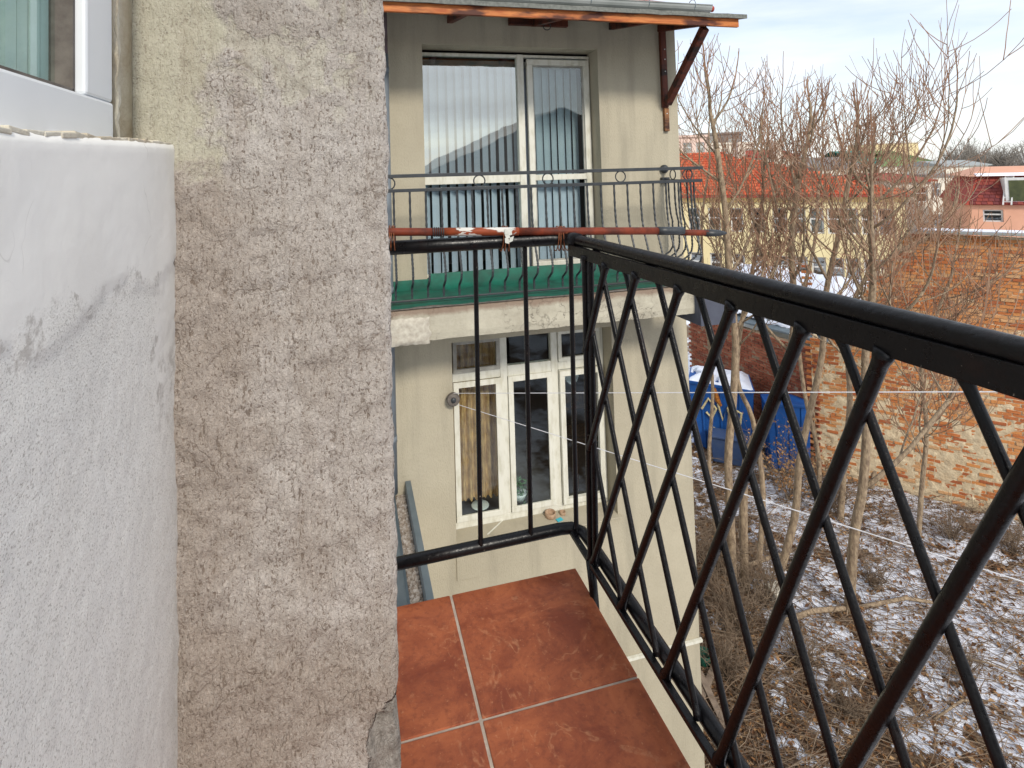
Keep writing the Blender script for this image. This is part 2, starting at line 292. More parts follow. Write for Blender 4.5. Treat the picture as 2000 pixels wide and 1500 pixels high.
M['teal'] = simple('teal_copper', (.03, .15, .13), (.05, .20, .16), 1.5, .7, 0)
M['olive_roof'] = simple('olive_green_roof', (.12, .20, .07), (.17, .25, .10), .6, .8, 0)
M['grey_roof'] = simple('grey_roof', (.22, .20, .19), (.15, .14, .135), .6, .8, 0)
M['farglass'] = glass_mat('far_window_glass', .25, (.5, .55, .55))
M['far_frame'] = simple('far_window_frame', (.62, .62, .6), (.5, .5, .5), 3, .6, 0)
M['dormer_glass'] = simple('dark_olive_glass', (.10, .11, .05), (.05, .06, .03), 1.5, .2, 0, spec=.5)
M['tarp'] = simple('white_tarpaulin', (.66, .68, .64), (.5, .52, .48), 2, .6, .3, 6, .05)
M['red_cloth'] = simple('red_cloth', (.5, .02, .02), (.4, .015, .02), 6, .8, 0)
M['dark_house'] = simple('dark_rendered_house', (.16, .15, .14), (.12, .11, .1), 1, .9, 0)

# ---------------------------------------------------------------- mesh helpers
class MB:
    def __init__(s): s.v = []; s.f = []; s.t = []; s.m = []; s.cur = 0; s.tone = .5
    def face(s, *ids): s.f.append(ids); s.t.append(s.tone); s.m.append(s.cur)
    def quad(s, a, b, c, d):
        n = len(s.v); s.v += [tuple(a), tuple(b), tuple(c), tuple(d)]; s.face(n, n+1, n+2, n+3)
    def hexa(s, P):   # 8 points: bottom 4 (ccw), top 4
        n = len(s.v); s.v += [tuple(p) for p in P]
        for q in ((3, 2, 1, 0), (4, 5, 6, 7), (0, 1, 5, 4), (1, 2, 6, 5), (2, 3, 7, 6), (3, 0, 4, 7)): s.face(*[n+i for i in q])
    def box(s, x0, x1, y0, y1, z0, z1):
        s.hexa([(x0, y0, z0), (x1, y0, z0), (x1, y1, z0), (x0, y1, z0), (x0, y0, z1), (x1, y0, z1), (x1, y1, z1), (x0, y1, z1)])
    def obox(s, c, ax, ay, az):   # centre and half axes
        c = Vector(c); ax = Vector(ax); ay = Vector(ay); az = Vector(az)
        s.hexa([c-ax-ay-az, c+ax-ay-az, c+ax+ay-az, c-ax+ay-az, c-ax-ay+az, c+ax-ay+az, c+ax+ay+az, c-ax+ay+az])
    def beam(s, a, b, w, h, up=(0, 0, 1)):
        a = Vector(a); b = Vector(b); d = (b-a); u = Vector(up); sd = d.cross(u).normalized(); u = sd.cross(d).normalized()
        s.obox((a+b)/2, d/2, sd*(w/2), u*(h/2))
    def tube(s, pts, r, n=8, cap=True, flat=1.0):
        pts = [Vector(p) for p in pts]; k = len(pts)
        rr = r if isinstance(r, (list, tuple)) else [r]*k
        base = len(s.v); d = (pts[1]-pts[0]).normalized(); a = d.orthogonal().normalized()
        for i, p in enumerate(pts):
            nd = (pts[min(i+1, k-1)]-pts[max(i-1, 0)])
            if nd.length > 1e-9: nd.normalize()
            else: nd = d
            a = (a-nd*a.dot(nd))
            if a.length < 1e-6: a = nd.orthogonal()
            a.normalize(); b = nd.cross(a); d = nd
            for j in range(n):
                w = 2*math.pi*j/n; s.v.append(tuple(p+(a*math.cos(w)+b*math.sin(w)*flat)*rr[i]))
        for i in range(k-1):
            for j in range(n):
                q = (j+1) % n; s.face(base+i*n+j, base+i*n+q, base+(i+1)*n+q, base+(i+1)*n+j)
        if cap:
            s.face(*[base+j for j in range(n-1, -1, -1)]); s.face(*[base+(k-1)*n+j for j in range(n)])
    def lathe(s, c, prof, n=20, axis='Z', closed=False):
        c = Vector(c); base = len(s.v); k = len(prof)
        for (r, z) in prof:
            for j in range(n):
                w = 2*math.pi*j/n
                p = Vector((r*math.cos(w), r*math.sin(w), z)) if axis == 'Z' else (Vector((r*math.cos(w), z, r*math.sin(w))) if axis == 'Y' else Vector((z, r*math.cos(w), r*math.sin(w))))
                s.v.append(tuple(c+p))
        for i in range(k-1):
            for j in range(n):
                q = (j+1) % n; s.face(base+i*n+j, base+i*n+q, base+(i+1)*n+q, base+(i+1)*n+j)
    def torus(s, c, R, r, nrm=(0, 1, 0), n=24, k=6):
        c = Vector(c); nrm = Vector(nrm).normalized(); a = nrm.orthogonal().normalized(); b = nrm.cross(a); base = len(s.v)
        for i in range(n):
            w = 2*math.pi*i/n; d = a*math.cos(w)+b*math.sin(w)
            for j in range(k):
                q = 2*math.pi*j/k; s.v.append(tuple(c+d*(R+r*math.cos(q))+nrm*(r*math.sin(q))))
        for i in range(n):
            for j in range(k):
                i2 = (i+1) % n; j2 = (j+1) % k; s.face(base+i*k+j, base+i2*k+j, base+i2*k+j2, base+i*k+j2)
    def mesh(s, name, mats, smooth=False, tone=False):
        me = bpy.data.meshes.new(name); me.from_pydata(s.v, [], s.f)
        for m in (mats if isinstance(mats, (list, tuple)) else [mats]): me.materials.append(m)
        if any(s.m): me.polygons.foreach_set('material_index', s.m)
        if smooth: me.polygons.foreach_set('use_smooth', [True]*len(s.f))
        if tone:
            a = me.attributes.new('tone', 'FLOAT', 'FACE'); a.data.foreach_set('value', s.t)
        me.update(); return me
    def build(s, name, mats, parent=None, smooth=False, tone=False, bevel=0, label=None):
        o = bpy.data.objects.new(name, s.mesh(name, mats, smooth, tone)); C.objects.link(o)
        if parent is not None: adopt(o, parent)
        if bevel:
            b = o.modifiers.new('bevel', 'BEVEL'); b.width = bevel; b.segments = 2; b.limit_method = 'ANGLE'
        if label: o['label'] = label
        return o
def world_loc(o):
    v = Vector(o.location); q = o.parent
    while q is not None: v += Vector(q.location); q = q.parent
    return v
def adopt(o, parent, at=(0, 0, 0)):
    o.parent = parent; o.location = Vector(at)-world_loc(parent)
def thing(name, label, cat, loc=(0, 0, 0), group=None):
    o = bpy.data.objects.new(name, None); C.objects.link(o); o.location = loc; o.empty_display_size = .1
    o['label'] = label; o['category'] = cat
    if group: o['group'] = group
    return o
def tag(o, label, cat, group=None, kind=None):
    o['label'] = label; o['category'] = cat
    if group: o['group'] = group
    if kind: o['kind'] = kind
    return o
def struct(o): o['kind'] = 'structure'; return o
def box(name, mat, parent, x0, x1, y0, y1, z0, z1, bevel=0, label=None):
    b = MB(); b.box(x0, x1, y0, y1, z0, z1); return b.build(name, mat, parent, bevel=bevel, label=label)
def nz3(x, y, z, s=1, o=4):
    return noise.fractal(Vector((x*s, y*s, z*s)), 1.0, 2.0, o)
def wall_cells(mb, ax, xs, zs, holes, y0, y1):
    """front of a wall in the plane Y=y0 with rectangular openings and their reveals back to y1"""
    for i in range(len(xs)-1):
        for j in range(len(zs)-1):
            cx = (xs[i]+xs[i+1])/2; cz = (zs[j]+zs[j+1])/2
            if any(h[0] < cx < h[1] and h[2] < cz < h[3] for h in holes): continue
            mb.quad((xs[i], y0, zs[j]), (xs[i+1], y0, zs[j]), (xs[i+1], y0, zs[j+1]), (xs[i], y0, zs[j+1]))
    for a, b, c, d in holes:
        mb.quad((a, y0, c), (b, y0, c), (b, y1, c), (a, y1, c)); mb.quad((a, y1, d), (b, y1, d), (b, y0, d), (a, y0, d))
        mb.quad((a, y0, d), (a, y0, c), (a, y1, c), (a, y1, d)); mb.quad((b, y1, d), (b, y1, c), (b, y0, c), (b, y0, d))

GZ = -8.2
# ================================================================ SETTING: ground with snow
def snow_at(x, y):
    a = nz3(x, y, 0, .55, 3); b = nz3(x+30, y, 3, 2.3, 4); c = nz3(x, y+11, 5, 8, 3)
    v = .45+.30*a+.45*b+.28*c
    # leaf-strewn bank close to the house, open snow beside the brick wall
    v += .26*max(0, min(1, (x-7.2)/2.5)) - .24*max(0, min(1, (7.6-x)/2.5))
    return max(0, min(1, (v-.44)/.12))
def gheight(x, y):
    return GZ + .16*nz3(x, y, 7, .35, 3) + .035*nz3(x, y, 2, 3, 3)
def build_ground():
    mb = MB(); st = .055; x0, x1, y0, y1 = 3.0, 16.5, 3.2, 15.4
    nx = int((x1-x0)/st); ny = int((y1-y0)/st); sn = []
    for j in range(ny+1):
        for i in range(nx+1):
            x = x0+i*st; y = y0+j*st; s = snow_at(x, y); sn.append(s)
            e = min(1, min(x-x0, x1-x, y-y0, y1-y)/.8)
            mb.v.append((x, y, GZ+(gheight(x, y)-GZ)*max(0, e)+.035*s+.02*nz3(x, y, 9, 14, 2)))
    for j in range(ny):
        for i in range(nx):
            a = j*(nx+1)+i; mb.face(a, a+1, a+nx+2, a+nx+1)
    me = mb.mesh('ground', M['ground'], smooth=True)
    at = me.attributes.new('snow', 'FLOAT', 'POINT'); at.data.foreach_set('value', sn)
    # far part of the ground: a frame of big quads round the detailed piece
    o = bpy.data.objects.new('ground', me); C.objects.link(o); struct(o)
    far = MB(); R = 1500
    X = [-R, x0, x1, R]; Y = [-R, y0, y1, R]
    for i in range(3):
        for j in range(3):
            if i == 1 and j == 1: continue
            far.quad((X[i], Y[j], GZ), (X[i+1], Y[j], GZ), (X[i+1], Y[j+1], GZ), (X[i], Y[j+1], GZ))
    struct(far.build('ground', M['farground']))
def ground_mats():
    m, t, p, o = newmat('snow_and_leaf_litter'); v = coords(t)
    a = N(t, 'ShaderNodeAttribute', attribute_name='snow')
    soil = mixc(t, ramp(t, noi(t, v, 9, 6, .7), .35, .65), (.085, .05, .03), (.19, .12, .075)); soil = mixc(t, ramp(t, noi(t, v, 45, 4, .7), .5, .68), soil, (.30, .19, .11))
    f = ramp(t, mth(t, 'ADD', a.outputs['Fac'], mth(t, 'MULTIPLY', mth(t, 'SUBTRACT', noi(t, v, 26, 5, .75), .5), 1.7)), .42, .58)
    L(t, mixc(t, f, soil, (.78, .82, .92)), p.inputs['Base Color']); p.inputs['Roughness'].default_value = .85
    bump(t, p, mth(t, 'ADD', noi(t, v, 22, 6, .7), mth(t, 'MULTIPLY', f, .4)), .8, .04); M['ground'] = m
    m, t, p, o = newmat('far_snowy_yards'); v = coords(t)
    L(t, mixc(t, ramp(t, noi(t, v, .35, 7, .7), .44, .54), (.16, .11, .075), (.76, .80, .88)), p.inputs['Base Color']); p.inputs['Roughness'].default_value = .9; M['farground'] = m
ground_mats(); build_ground()

# leaf litter and sticks on the ground (nobody could count them)
def litter():
    mb = MB()
    for k in range(42000):
        x = rnd.uniform(4.0, 15.5); y = rnd.uniform(4.2, 14.5); s = snow_at(x, y)
        if rnd.random() < s*.62: continue
        z = gheight(x, y)+.03+.035*s; r = rnd.uniform(.02, .055); a = rnd.uniform(0, 6.3); t1 = rnd.uniform(-.6, .6); t2 = rnd.uniform(-.6, .6)
        u = Vector((math.cos(a), math.sin(a), t1)).normalized()*r; w = Vector((-math.sin(a), math.cos(a), t2)).normalized()*r*.55
        c = Vector((x, y, z)); mb.tone = rnd.random()**1.3; n = len(mb.v)
        mb.v += [tuple(c-u), tuple(c+w+Vector((0, 0, r*.3))), tuple(c+u), tuple(c-w+Vector((0, 0, r*.3)))]; mb.face(n, n+1, n+2); mb.face(n, n+2, n+3)
    o = mb.build('leaf_litter', M['leaf_dry'], tone=True); tag(o, 'brown dry leaves scattered over the snowy yard', 'leaves', kind='stuff')
    mb = MB()
    for k in range(12000):
        x = rnd.uniform(4.2, 15); y = rnd.uniform(4.4, 14)
        if rnd.random() < .55*min(1, snow_at(x, y)): continue
        z = gheight(x, y)+.05; a = rnd.gauss(.9, .9); l = rnd.uniform(.2, 1.0)*rnd.choice((1, 1, 1.9)); up = rnd.uniform(-.05, .3)
        d = Vector((math.cos(a), -math.sin(a), up)); side = Vector((-d.y, d.x, 0))*rnd.uniform(-.12, .12)
        p = Vector((x, y, z)); mb.tone = rnd.random(); r = rnd.uniform(.003, .008)
        mb.tube([p, p+d*l*.5+side*l, p+d*l], [r, r*.8, r*.4], 3, False)
    o = mb.build('fallen_twigs', M['stick'], tone=True); tag(o, 'tangle of dead twigs and dry stems lying on the yard', 'twigs', kind='stuff')
litter()

# ================================================================ OUR HOUSE: wall with window and pillar
XW = -.256; YP = .90; XR = .060; XIN = -.325
house = thing('apartment_house', 'rough plastered pillar and white rendered wall of the house on the left of the balcony', 'wall', (XW, .6, -1.2))
def build_pillar():
    mb = MB(); st = .0055; x0 = -.335; z0 = -1.19; z1 = .62
    nx = int((XR-x0)/st); nz = int((z1-z0)/st)
    def edge(z): return XR + .0045*nz3(0, 3, z, 9, 4) + .0025*nz3(2, 0, z, 40, 3) - (.012*math.exp(-((z+.845)/.035)**2))
    def dep(x, z):
        d = .0055*nz3(x, 0, z, 14, 4) + .0042*nz3(x, 5, z*.7, 55, 3) + .006*nz3(x, 9, z, 4, 2)
        smooth = 1 if (x < -.19 and z > 0) else 0
        d = d*(.45 if smooth else 1)
        chip = max(0, min(1, ((x-(.012+.02*nz3(0, 1, z, 12, 3))) / .008)))*max(0, min(1, (-.835-z+.01*nz3(x, 1, 0, 30, 2))/.01))
        e = max(0, (x-(XR-.012))/.012)
        return YP - d + .014*chip + .006*e*e
    for j in range(nz+1):
        z = z0+(z1-z0)*j/nz; ex = edge(z)
        for i in range(nx+1):
            x = x0+(ex-x0)*i/nx; mb.v.append((x, dep(x, z), z))
    for j in range(nz):
        for i in range(nx):
            a = j*(nx+1)+i; mb.face(a, a+1, a+nx+2, a+nx+1)
    # return face of the pillar towards the railing, and its back
    for j in range(nz):
        a = j*(nx+1)+nx; n = len(mb.v); pa = mb.v[a]; pb = mb.v[a+nx+1]
        mb.v += [(pa[0]-.004, 1.36, pa[2]), (pb[0]-.004, 1.36, pb[2])]; mb.face(a, n, n+1, a+nx+1)
    mb.box(-1.2, XR-.02, 1.02, 1.355, -8.2, 3.0)
    return mb.build('pillar', M['pillar'], house, smooth=True, label='rough weathered grey brown plaster pillar')
build_pillar()
def build_whitewall():
    mb = MB(); st = .008; y0 = -.9; y1 = .905; z0 = -1.19; z1 = .0585
    ny = int((y1-y0)/st); nz = int((z1-z0)/st)
    for j in range(nz+1):
        z = z0+(z1-z0)*j/nz
        for i in range(ny+1):
            y = y0+(y1-y0)*i/ny; zz = z
            zz += (.0585-.044)*((y-.885)/.405)*max(0, (z+.3)/.36) if z > -.3 else 0
            if j == nz: zz += .0025*nz3(0, y, 1, 30, 3)
            rough = 1 if z < -.12+.03*nz3(0, y, 0, 8, 3) else 0
            x = XW+.0018*nz3(3, y, z, 5, 3)+(.0014 if rough else .0005)*nz3(1, y, z, 150, 2)-(.002*rough)
            x -= .002*max(0, (z-(z1-.008))/.008)**2
            mb.v.append((x, y, zz))
    for j in range(nz):
        for i in range(ny):
            a = j*(ny+1)+i; mb.face(a+ny+1, a+ny+2, a+1, a)
    for i in range(ny):
        a = nz*(ny+1)+i; n = len(mb.v); mb.v += [(XIN-.05, mb.v[a][1], z1), (XIN-.05, mb.v[a+1][1], z1)]; mb.face(n, n+1, a+1, a)
    return mb.build('rendered_wall', M['white_wall'], house, smooth=True, label='white wall below the window, flaking to pebbled render')
build_whitewall()
# window jamb strip, recessed wall beside the window, frame and glass
FX = -.300                                                             # face of the pvc frame
pj = aX(220, 100, FX); pf = aX(262, 100, FX)
jy0, jy1 = pj.y, .898
mb = MB(); st = .01; ys = [jy0+(.83-jy0)*i/12 for i in range(13)]
nzr = 70
for j in range(nzr+1):
    z = .060+.62*j/nzr
    for i, y in enumerate(ys):
        mb.v.append((FX-.004+.004*nz3(0, y, z, 40, 3)+(.010*math.exp(-((y-ys[0])/.012)**2)), y, z))
for j in range(nzr):
    for i in range(12):
        a = j*13+i; mb.face(a+13, a+14, a+1, a)
mb.box(FX-.05, FX-.012, .82, .90, .06, .68)
mb.build('window_jamb', M['putty'], house, smooth=True, label='beige putty strip beside the window frame')
# ragged putty bead under the frame
mb = MB()
for k in range(46):
    y = -.3+k*.0262; r = .0022+.002*abs(nz3(y, 0, 0, 25, 3)); zz = .0585+.0145*((y-.885)/.405)
    mb.obox((XW-.022+.004*nz3(y, 2, 0, 30, 2), y, zz+.001), (.020, 0, 0), (0, .0145, .002*rnd.uniform(-1, 1)), (0, 0, r))
mb.build('putty_bead', M['putty'], house, bevel=.0012)
wy0, wy1 = -.6, jy0
win = MB(); zb = .028; zg = aX(0, 130, FX).z; yg = aX(170, 100, FX).y
win.box(FX-.06, FX, wy0, wy1+.004, zb, zg)                              # bottom rail
win.box(FX-.06, FX-.001, yg, wy1+.004, zg, .75)                          # right stile
w = win.build('window', M['pvc'], house, bevel=.004, label='white plastic framed window of the house')
s2 = MB(); s2.box(FX-.055, FX-.012, wy0, yg-.004, zg+.001, zg+.006); s2.box(FX-.055, FX-.012, yg-.006, yg-.001, zg+.001, .75); s2.build('gasket', M['plastic_dark'], w)
s2 = MB(); s2.box(FX-.034, FX-.030, wy0, yg-.004, zg+.002, .75); s2.build('pane', M['glass_mid'], w)
s2 = MB()
for k in range(4):
    yy = yg-.004-.022*k; s2.box(FX-.040, FX-.0365+.001*(k % 2), yy-.019, yy, zg-.02, .75)
s2.build('blind', M['left_curtain'], w)
s2 = MB(); s2.quad((-.3425, -1.2, -.3), (-.3425, yg-.0, -.3), (-.3425, yg-.0, 1.2), (-.3425, -1.2, 1.2)); s2.build('inner_curtain', M['grey_curtain'], w)

# ================================================================ BALCONY
TX = [-.498, -.126, .246, .618]; TY = [-.28, .08, .44, .80, 1.160, 1.5175]; TZ = -1.15
bal = thing('balcony_floor', 'narrow concrete balcony floor', 'floor', (.2, .7, -1.3)); del bal['category'], bal['label']; struct(bal)
mb = MB(); mb.box(-.30, .606, -1.0, 1.508, -1.32, TZ-.012); mb.build('slab', M['concrete'], bal, bevel=.004)
mb = MB(); mb.box(-.30, .612, -.9, 1.512, TZ-.0125, TZ-.003); mb.build('grout_bed', M['grout'], bal)
for i in range(3):
    for j in range(5):
        x0, x1, y0, y1 = TX[i]+.0034, TX[i+1]-.0034, TY[j]+.0034, TY[j+1]-.0034
        cx, cy = (x0+x1)/2, (y0+y1)/2; mb = MB(); mb.box(x0-cx, x1-cx, y0-cy, y1-cy, -.010, 0)
        if i == 0: mb = MB(); mb.box(max(x0, -.30)-cx, x1-cx, y0-cy, y1-cy, -.010, 0)
        o = mb.build('floor_tile', M['tile'], bal, bevel=.002); adopt(o, bal, (cx, cy, TZ)); o.rotation_euler = (rnd.uniform(-.002, .002), rnd.uniform(-.002, .002), 0)

# ---- our railing
rail = thing('balcony_railing', 'black painted balcony railing with crossed diagonal bars around the tiled balcony', 'railing', (.62, 1.5, -1.15))
def tl(Y): return .022*max(0, (1.5-Y))/1.1        # the top rail climbs slightly towards the near end
pts = [(.02, 1.545, -.196), (.30, 1.545, -.197), (.585, 1.545, -.198), (.618, 1.54, -.198), (.638, 1.515, -.198), (.640, 1.47, -.197)]
for k in range(12): Y = 1.35-.2*k; pts.append((.640, Y, -.196+.28*tl(Y)))
mb = MB(); mb.tube(pts[:6], .0205, 14); mb.tube([(.636, 1.53, -.197)]+pts[5:], [.019]+[.0155]*(len(pts)-5), 14); mb.build('handrail', M['black'], rail, smooth=True)
mb = MB(); mb.beam((.626, 1.505, -.2275), (.626, .385, -.214), .009, .033); mb.beam((.626, .384, -.214), (.626, -1.0, -.195), .009, .033); mb.build('flat_rail', M['black'], rail, bevel=.0015)
for Y in (1.47, 1.36, 1.09, .80, .50, .2): mb = MB(); mb.beam((.636, Y, -.216+.5*tl(Y)), (.636, Y-.03, -.216+.5*tl(Y)), .009, .016); mb.build('spacer', M['black'], rail, bevel=.001)
pts = [(.02, 1.565, -1.075), (.3, 1.565, -1.070), (.59, 1.565, -1.066), (.625, 1.56, -1.066), (.650, 1.535, -1.068), (.655, 1.49, -1.07)]
for k in range(12): pts.append((.655, 1.35-.2*k, -1.07))
mb = MB(); mb.tube(pts, .0165, 12); mb.build('bottom_rail', M['black'], rail, smooth=True)
mb = MB(); mb.beam((.622, 1.575, -1.072), (.622, -1.0, -1.080), .016, .014); mb.build('inner_bottom_rail', M['black'], rail, bevel=.002)
def bar(a, b, r, name='bar', n=10): a = Vector(a); b = Vector(b); e = (b-a).normalized(); m_ = MB(); m_.tube([a, a+e*.010, a+e*.018, a+e*.03, a.lerp(b, .33), a.lerp(b, .66), b-e*.03, b-e*.018, b-e*.010, b], [r*1.35, r*1.25, r*1.04, r, r*.99, r*1.01, r, r*1.04, r*1.25, r*1.4], n); return m_.build(name, M['black'], rail, smooth=True)
for px, pyt, pyb in ((925, 475, 1065), (1022, 478, 1035)):
    a = aY(px+3, pyt, 1.55); b = aY(px+12, pyb, 1.56); bar((a.x, 1.55, -.2), (a.x-.006, 1.56, -1.065), .0072, 'baluster')
bar((.640, 1.53, -.2), (.632, 1.54, -1.06), .0072, 'baluster')
bar((.624, 1.395, -.23), (.624, 1.425, -1.07), .0085, 'baluster'); bar((.632, 1.375, -.23), (.630, 1.405, -1.07), .0085, 'baluster')
m_ = MB(); m_.tube([(.622, 1.425, -1.07), (.6215, 1.41, -1.12), (.6215, 1.40, -1.19)], .012, 10); m_.build('foot', M['black'], rail, smooth=True)
zt, zb_ = -.238, -1.068
_tl = tl
def tl(Y): return .6*_tl(Y)
for T, B in ((1.27, 1.72), (1.119, 1.58), (.952, 1.412), (.80, 1.251), (.652, 1.062), (.53, .89), (.36, .73), (.21, .58), (.06, .43), (-.1, .28), (-.25, .13)):
    b = Vector((.626, B, zb_)); a = Vector((.626, T, zt+tl(T)))
    if B > 1.42: b = a+(b-a)*((1.41-T)/(B-T))
    bar(a, b, .0092, 'diagonal_bar')
for T, B in ((1.615, 1.273), (1.472, 1.110), (1.325, .965), (1.191, .84), (1.048, .70), (.908, .54), (.757, .39), (.603, .25), (.452, .10), (.30, -.05), (.15, -.2), (0, -.35), (-.15, -.5)):
    b = Vector((.636, B, zb_)); a = Vector((.636, T, zt+tl(T)))
    if T > 1.4: a = b+(a-b)*((1.40-B)/(T-B))
    bar(a, b, .0064, 'diagonal_bar')

# ---- the old pole wired onto the far top rail
pole = thing('pole', 'rusty red and white telescopic pole wired on top of the far railing', 'pole', (.6, 1.53, -.15))
def pp(x, y=None):
    y = 453 if y is None else y; return aY(x, y, 1.53)
y0 = 453; 
def seg(name, xa, xb, r, mat, ya=453, yb=453, n=14, ex=None):
    a = pp(xa, ya); b = pp(xb, yb); mb = MB(); mb.tube([a, a.lerp(b, .33), a.lerp(b, .66), b] if not ex else ex, r, n); return mb.build(name, mat, pole, smooth=True)
seg('red_tube', 700, 866, .0115, M['rust'], 453, 453)
seg('white_tube', 862, 1012, .0125, M['pole'], 453, 452)
seg('rusty_tube', 1008, 1290, .0118, M['rust'], 452, 451)
seg('grey_sleeve', 1284, 1334, .0133, M['iron'], 451, 451)
seg('brown_tube', 1330, 1382, .0100, M['rust'], 454, 455)
a = pp(1376, 455); b = pp(1418, 455); mb = MB(); mb.tube([a, a.lerp(b, .45), a.lerp(b, .75), b], [.0125, .0125, .010, .0045], 12, flat=.8); mb.build('hooked_tip', M['iron'], pole, smooth=True)
mb = MB()
for x in range(845, 866, 4): mb.torus(pp(x), .0125, .0018, (1, 0, 0), 14, 5)
mb.build('threaded_collar', M['iron'], pole, smooth=True)
for x in (767, 989, 1096):
    mb = MB()
    for k in range(4 if x == 1096 else 3):
        c = pp(x+6*k-8, 453)
        c = Vector((c.x, 1.538, c.z-.020)); P = []
        for q in range(15):
            w = 2*math.pi*q/14; P.append(c+Vector((.004*math.sin(w*1.0+k), .021*math.cos(w), .037*math.sin(w))))
        mb.tube(P, .0017, 5)
    mb.build('binding_wire', M['wire'], pole, smooth=True)
mb = MB(); c = pp(990, 458)
for k in range(7):
    q = c+Vector((rnd.uniform(-.006, .008), -.014+rnd.uniform(-.003, .003), rnd.uniform(-.02, .012))); mb.obox(q, (.006, 0, rnd.uniform(-.002, .003)), (0, .0012, 0), (rnd.uniform(-.003, .003), 0, .007))
mb.build('torn_tape', M['tarp'], pole)

# ================================================================ NEIGHBOUR BUILDING
YW, YF = 4.78, 5.0
BX = 3.20
nb = thing('apartment_building', 'olive beige stucco apartment building across the gap with two windows', 'building', (1.5, YW, GZ))
U = (.640, 2.345, -.955, 1.19); Lw = (.838, 2.385, -3.235, -1.475)      # openings
mb = MB()
wall_cells(mb, 0, [-3.5, U[0], Lw[0], U[1], Lw[1], BX], [GZ, Lw[2], Lw[3], U[2], U[3], 1.57], [U, Lw], YW, YF+.02)
mb.quad((BX, YW, GZ), (BX, 12, GZ), (BX, 12, 1.57), (BX, YW, 1.57)); mb.quad((-3.5, 12, GZ), (-3.5, YW, GZ), (-3.5, YW, 1.57), (-3.5, 12, 1.57)); mb.quad((-3.5, YW, 1.57), (BX, YW, 1.57), (BX, 12, 1.57), (-3.5, 12, 1.57)); mb.quad((BX, 12, GZ), (-3.5, 12, GZ), (-3.5, 12, 1.57), (BX, 12, 1.57))
mb.build('wall', M['facade'], nb)
mb = MB(); mb.box(-3.5, BX+.015, YW-.03, YW-.002, -4.56, -4.535); mb.build('string_course', M['frame_white'], nb)
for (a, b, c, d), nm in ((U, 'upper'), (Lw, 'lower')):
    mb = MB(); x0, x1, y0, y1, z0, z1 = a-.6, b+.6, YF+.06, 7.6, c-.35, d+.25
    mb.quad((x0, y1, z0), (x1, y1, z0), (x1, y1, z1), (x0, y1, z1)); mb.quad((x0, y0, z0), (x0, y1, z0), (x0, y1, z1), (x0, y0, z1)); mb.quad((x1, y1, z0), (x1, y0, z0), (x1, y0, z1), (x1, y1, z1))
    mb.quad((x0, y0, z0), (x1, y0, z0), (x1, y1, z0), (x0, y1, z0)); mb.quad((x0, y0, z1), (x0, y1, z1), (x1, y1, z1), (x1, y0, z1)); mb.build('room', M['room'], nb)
# --- upper balcony window
def fr(mb, x0, x1, z0, z1, w, y0, y1):
    mb.box(x0, x1, y0, y1, z0, z0+w); mb.box(x0, x1, y0, y1, z1-w, z1); mb.box(x0, x0+w, y0+.0006, y1, z0+w, z1-w); mb.box(x1-w, x1, y0+.0006, y1, z0+w, z1-w)
uw = MB()
fr(uw, U[0]+.002, U[1]-.002, U[2]+.03, U[3]-.03, .026, YF-.03, YF+.04)
uw.box(1.585, 1.650, YF-.035, YF+.041, U[2]-.02, U[3]-.028)
uw.box(U[0]+.025, 1.588, YF-.028, YF+.035, -.075, .015)
uw = uw.build('window', M['frame_white'], nb, bevel=.004, label='tall white framed balcony window with vertical blinds')
sh = MB(); fr(sh, 1.68, 2.325, U[2]+.055, U[3]-.075, .055, YF-.052, YF-.012); sh.box(1.73, 2.27, YF-.049, YF-.015, -.065, -.01); sh.build('sash', M['frame_white'], uw, bevel=.004)
sh = MB(); fr(sh, 1.732, 2.273, U[2]+.107, U[3]-.127, .018, YF-.03, YF-.005); sh.build('inner_sash', M['frame_grey'], uw, bevel=.002)
def pane(x0, x1, z0, z1, y, mat, par): m_ = MB(); m_.box(x0, x1, y, y+.004, z0, z1); return m_.build('pane', mat, par)
pane(U[0]+.026, 1.586, .014, U[3]-.056, YF+.0, M['glass'], uw); pane(U[0]+.026, 1.586, U[2]+.055, -.074, YF, M['glass_dark'], uw)
pane(1.745, 2.26, -.012, U[3]-.14, YF-.02, M['glass_mid'], uw); pane(1.745, 2.26, U[2]+.12, -.064, YF-.02, M['glass_dark'], uw)
m_ = MB(); m_.box(U[0]+.02, 2.33, YF+.10, YF+.14, 1.06, 1.12); m_.build('blind_rail', M['frame_grey'], uw)
xs = U[0]+.06; k = 0
while xs < 2.30:
    m_ = MB(); a = -rad(rnd.uniform(30, 44)) if xs < 1.6 else -rad(rnd.uniform(14, 30)); hw = .0435; dx, dy = hw*math.cos(a), hw*math.sin(a)
    n = 5; z0, z1 = -.93+rnd.uniform(-.01, .02), 1.06; tw = rnd.uniform(-.008, .008)
    for q in range(n):
        u = -1+2*q/(n-1); bow = .008*(1-u*u)
        m_.v += [(u*dx-bow*math.sin(a)+tw, -u*dy+bow, z0), (u*dx-bow*math.sin(a), -u*dy+bow, z1)]
    for q in range(n-1): m_.face(2*q, 2*q+2, 2*q+3, 2*q+1)
    o = m_.build('blind_slat', M['blind'], uw, smooth=True); adopt(o, uw, (xs, YF+.12, 0)); xs += .083 if xs < 1.6 else .078
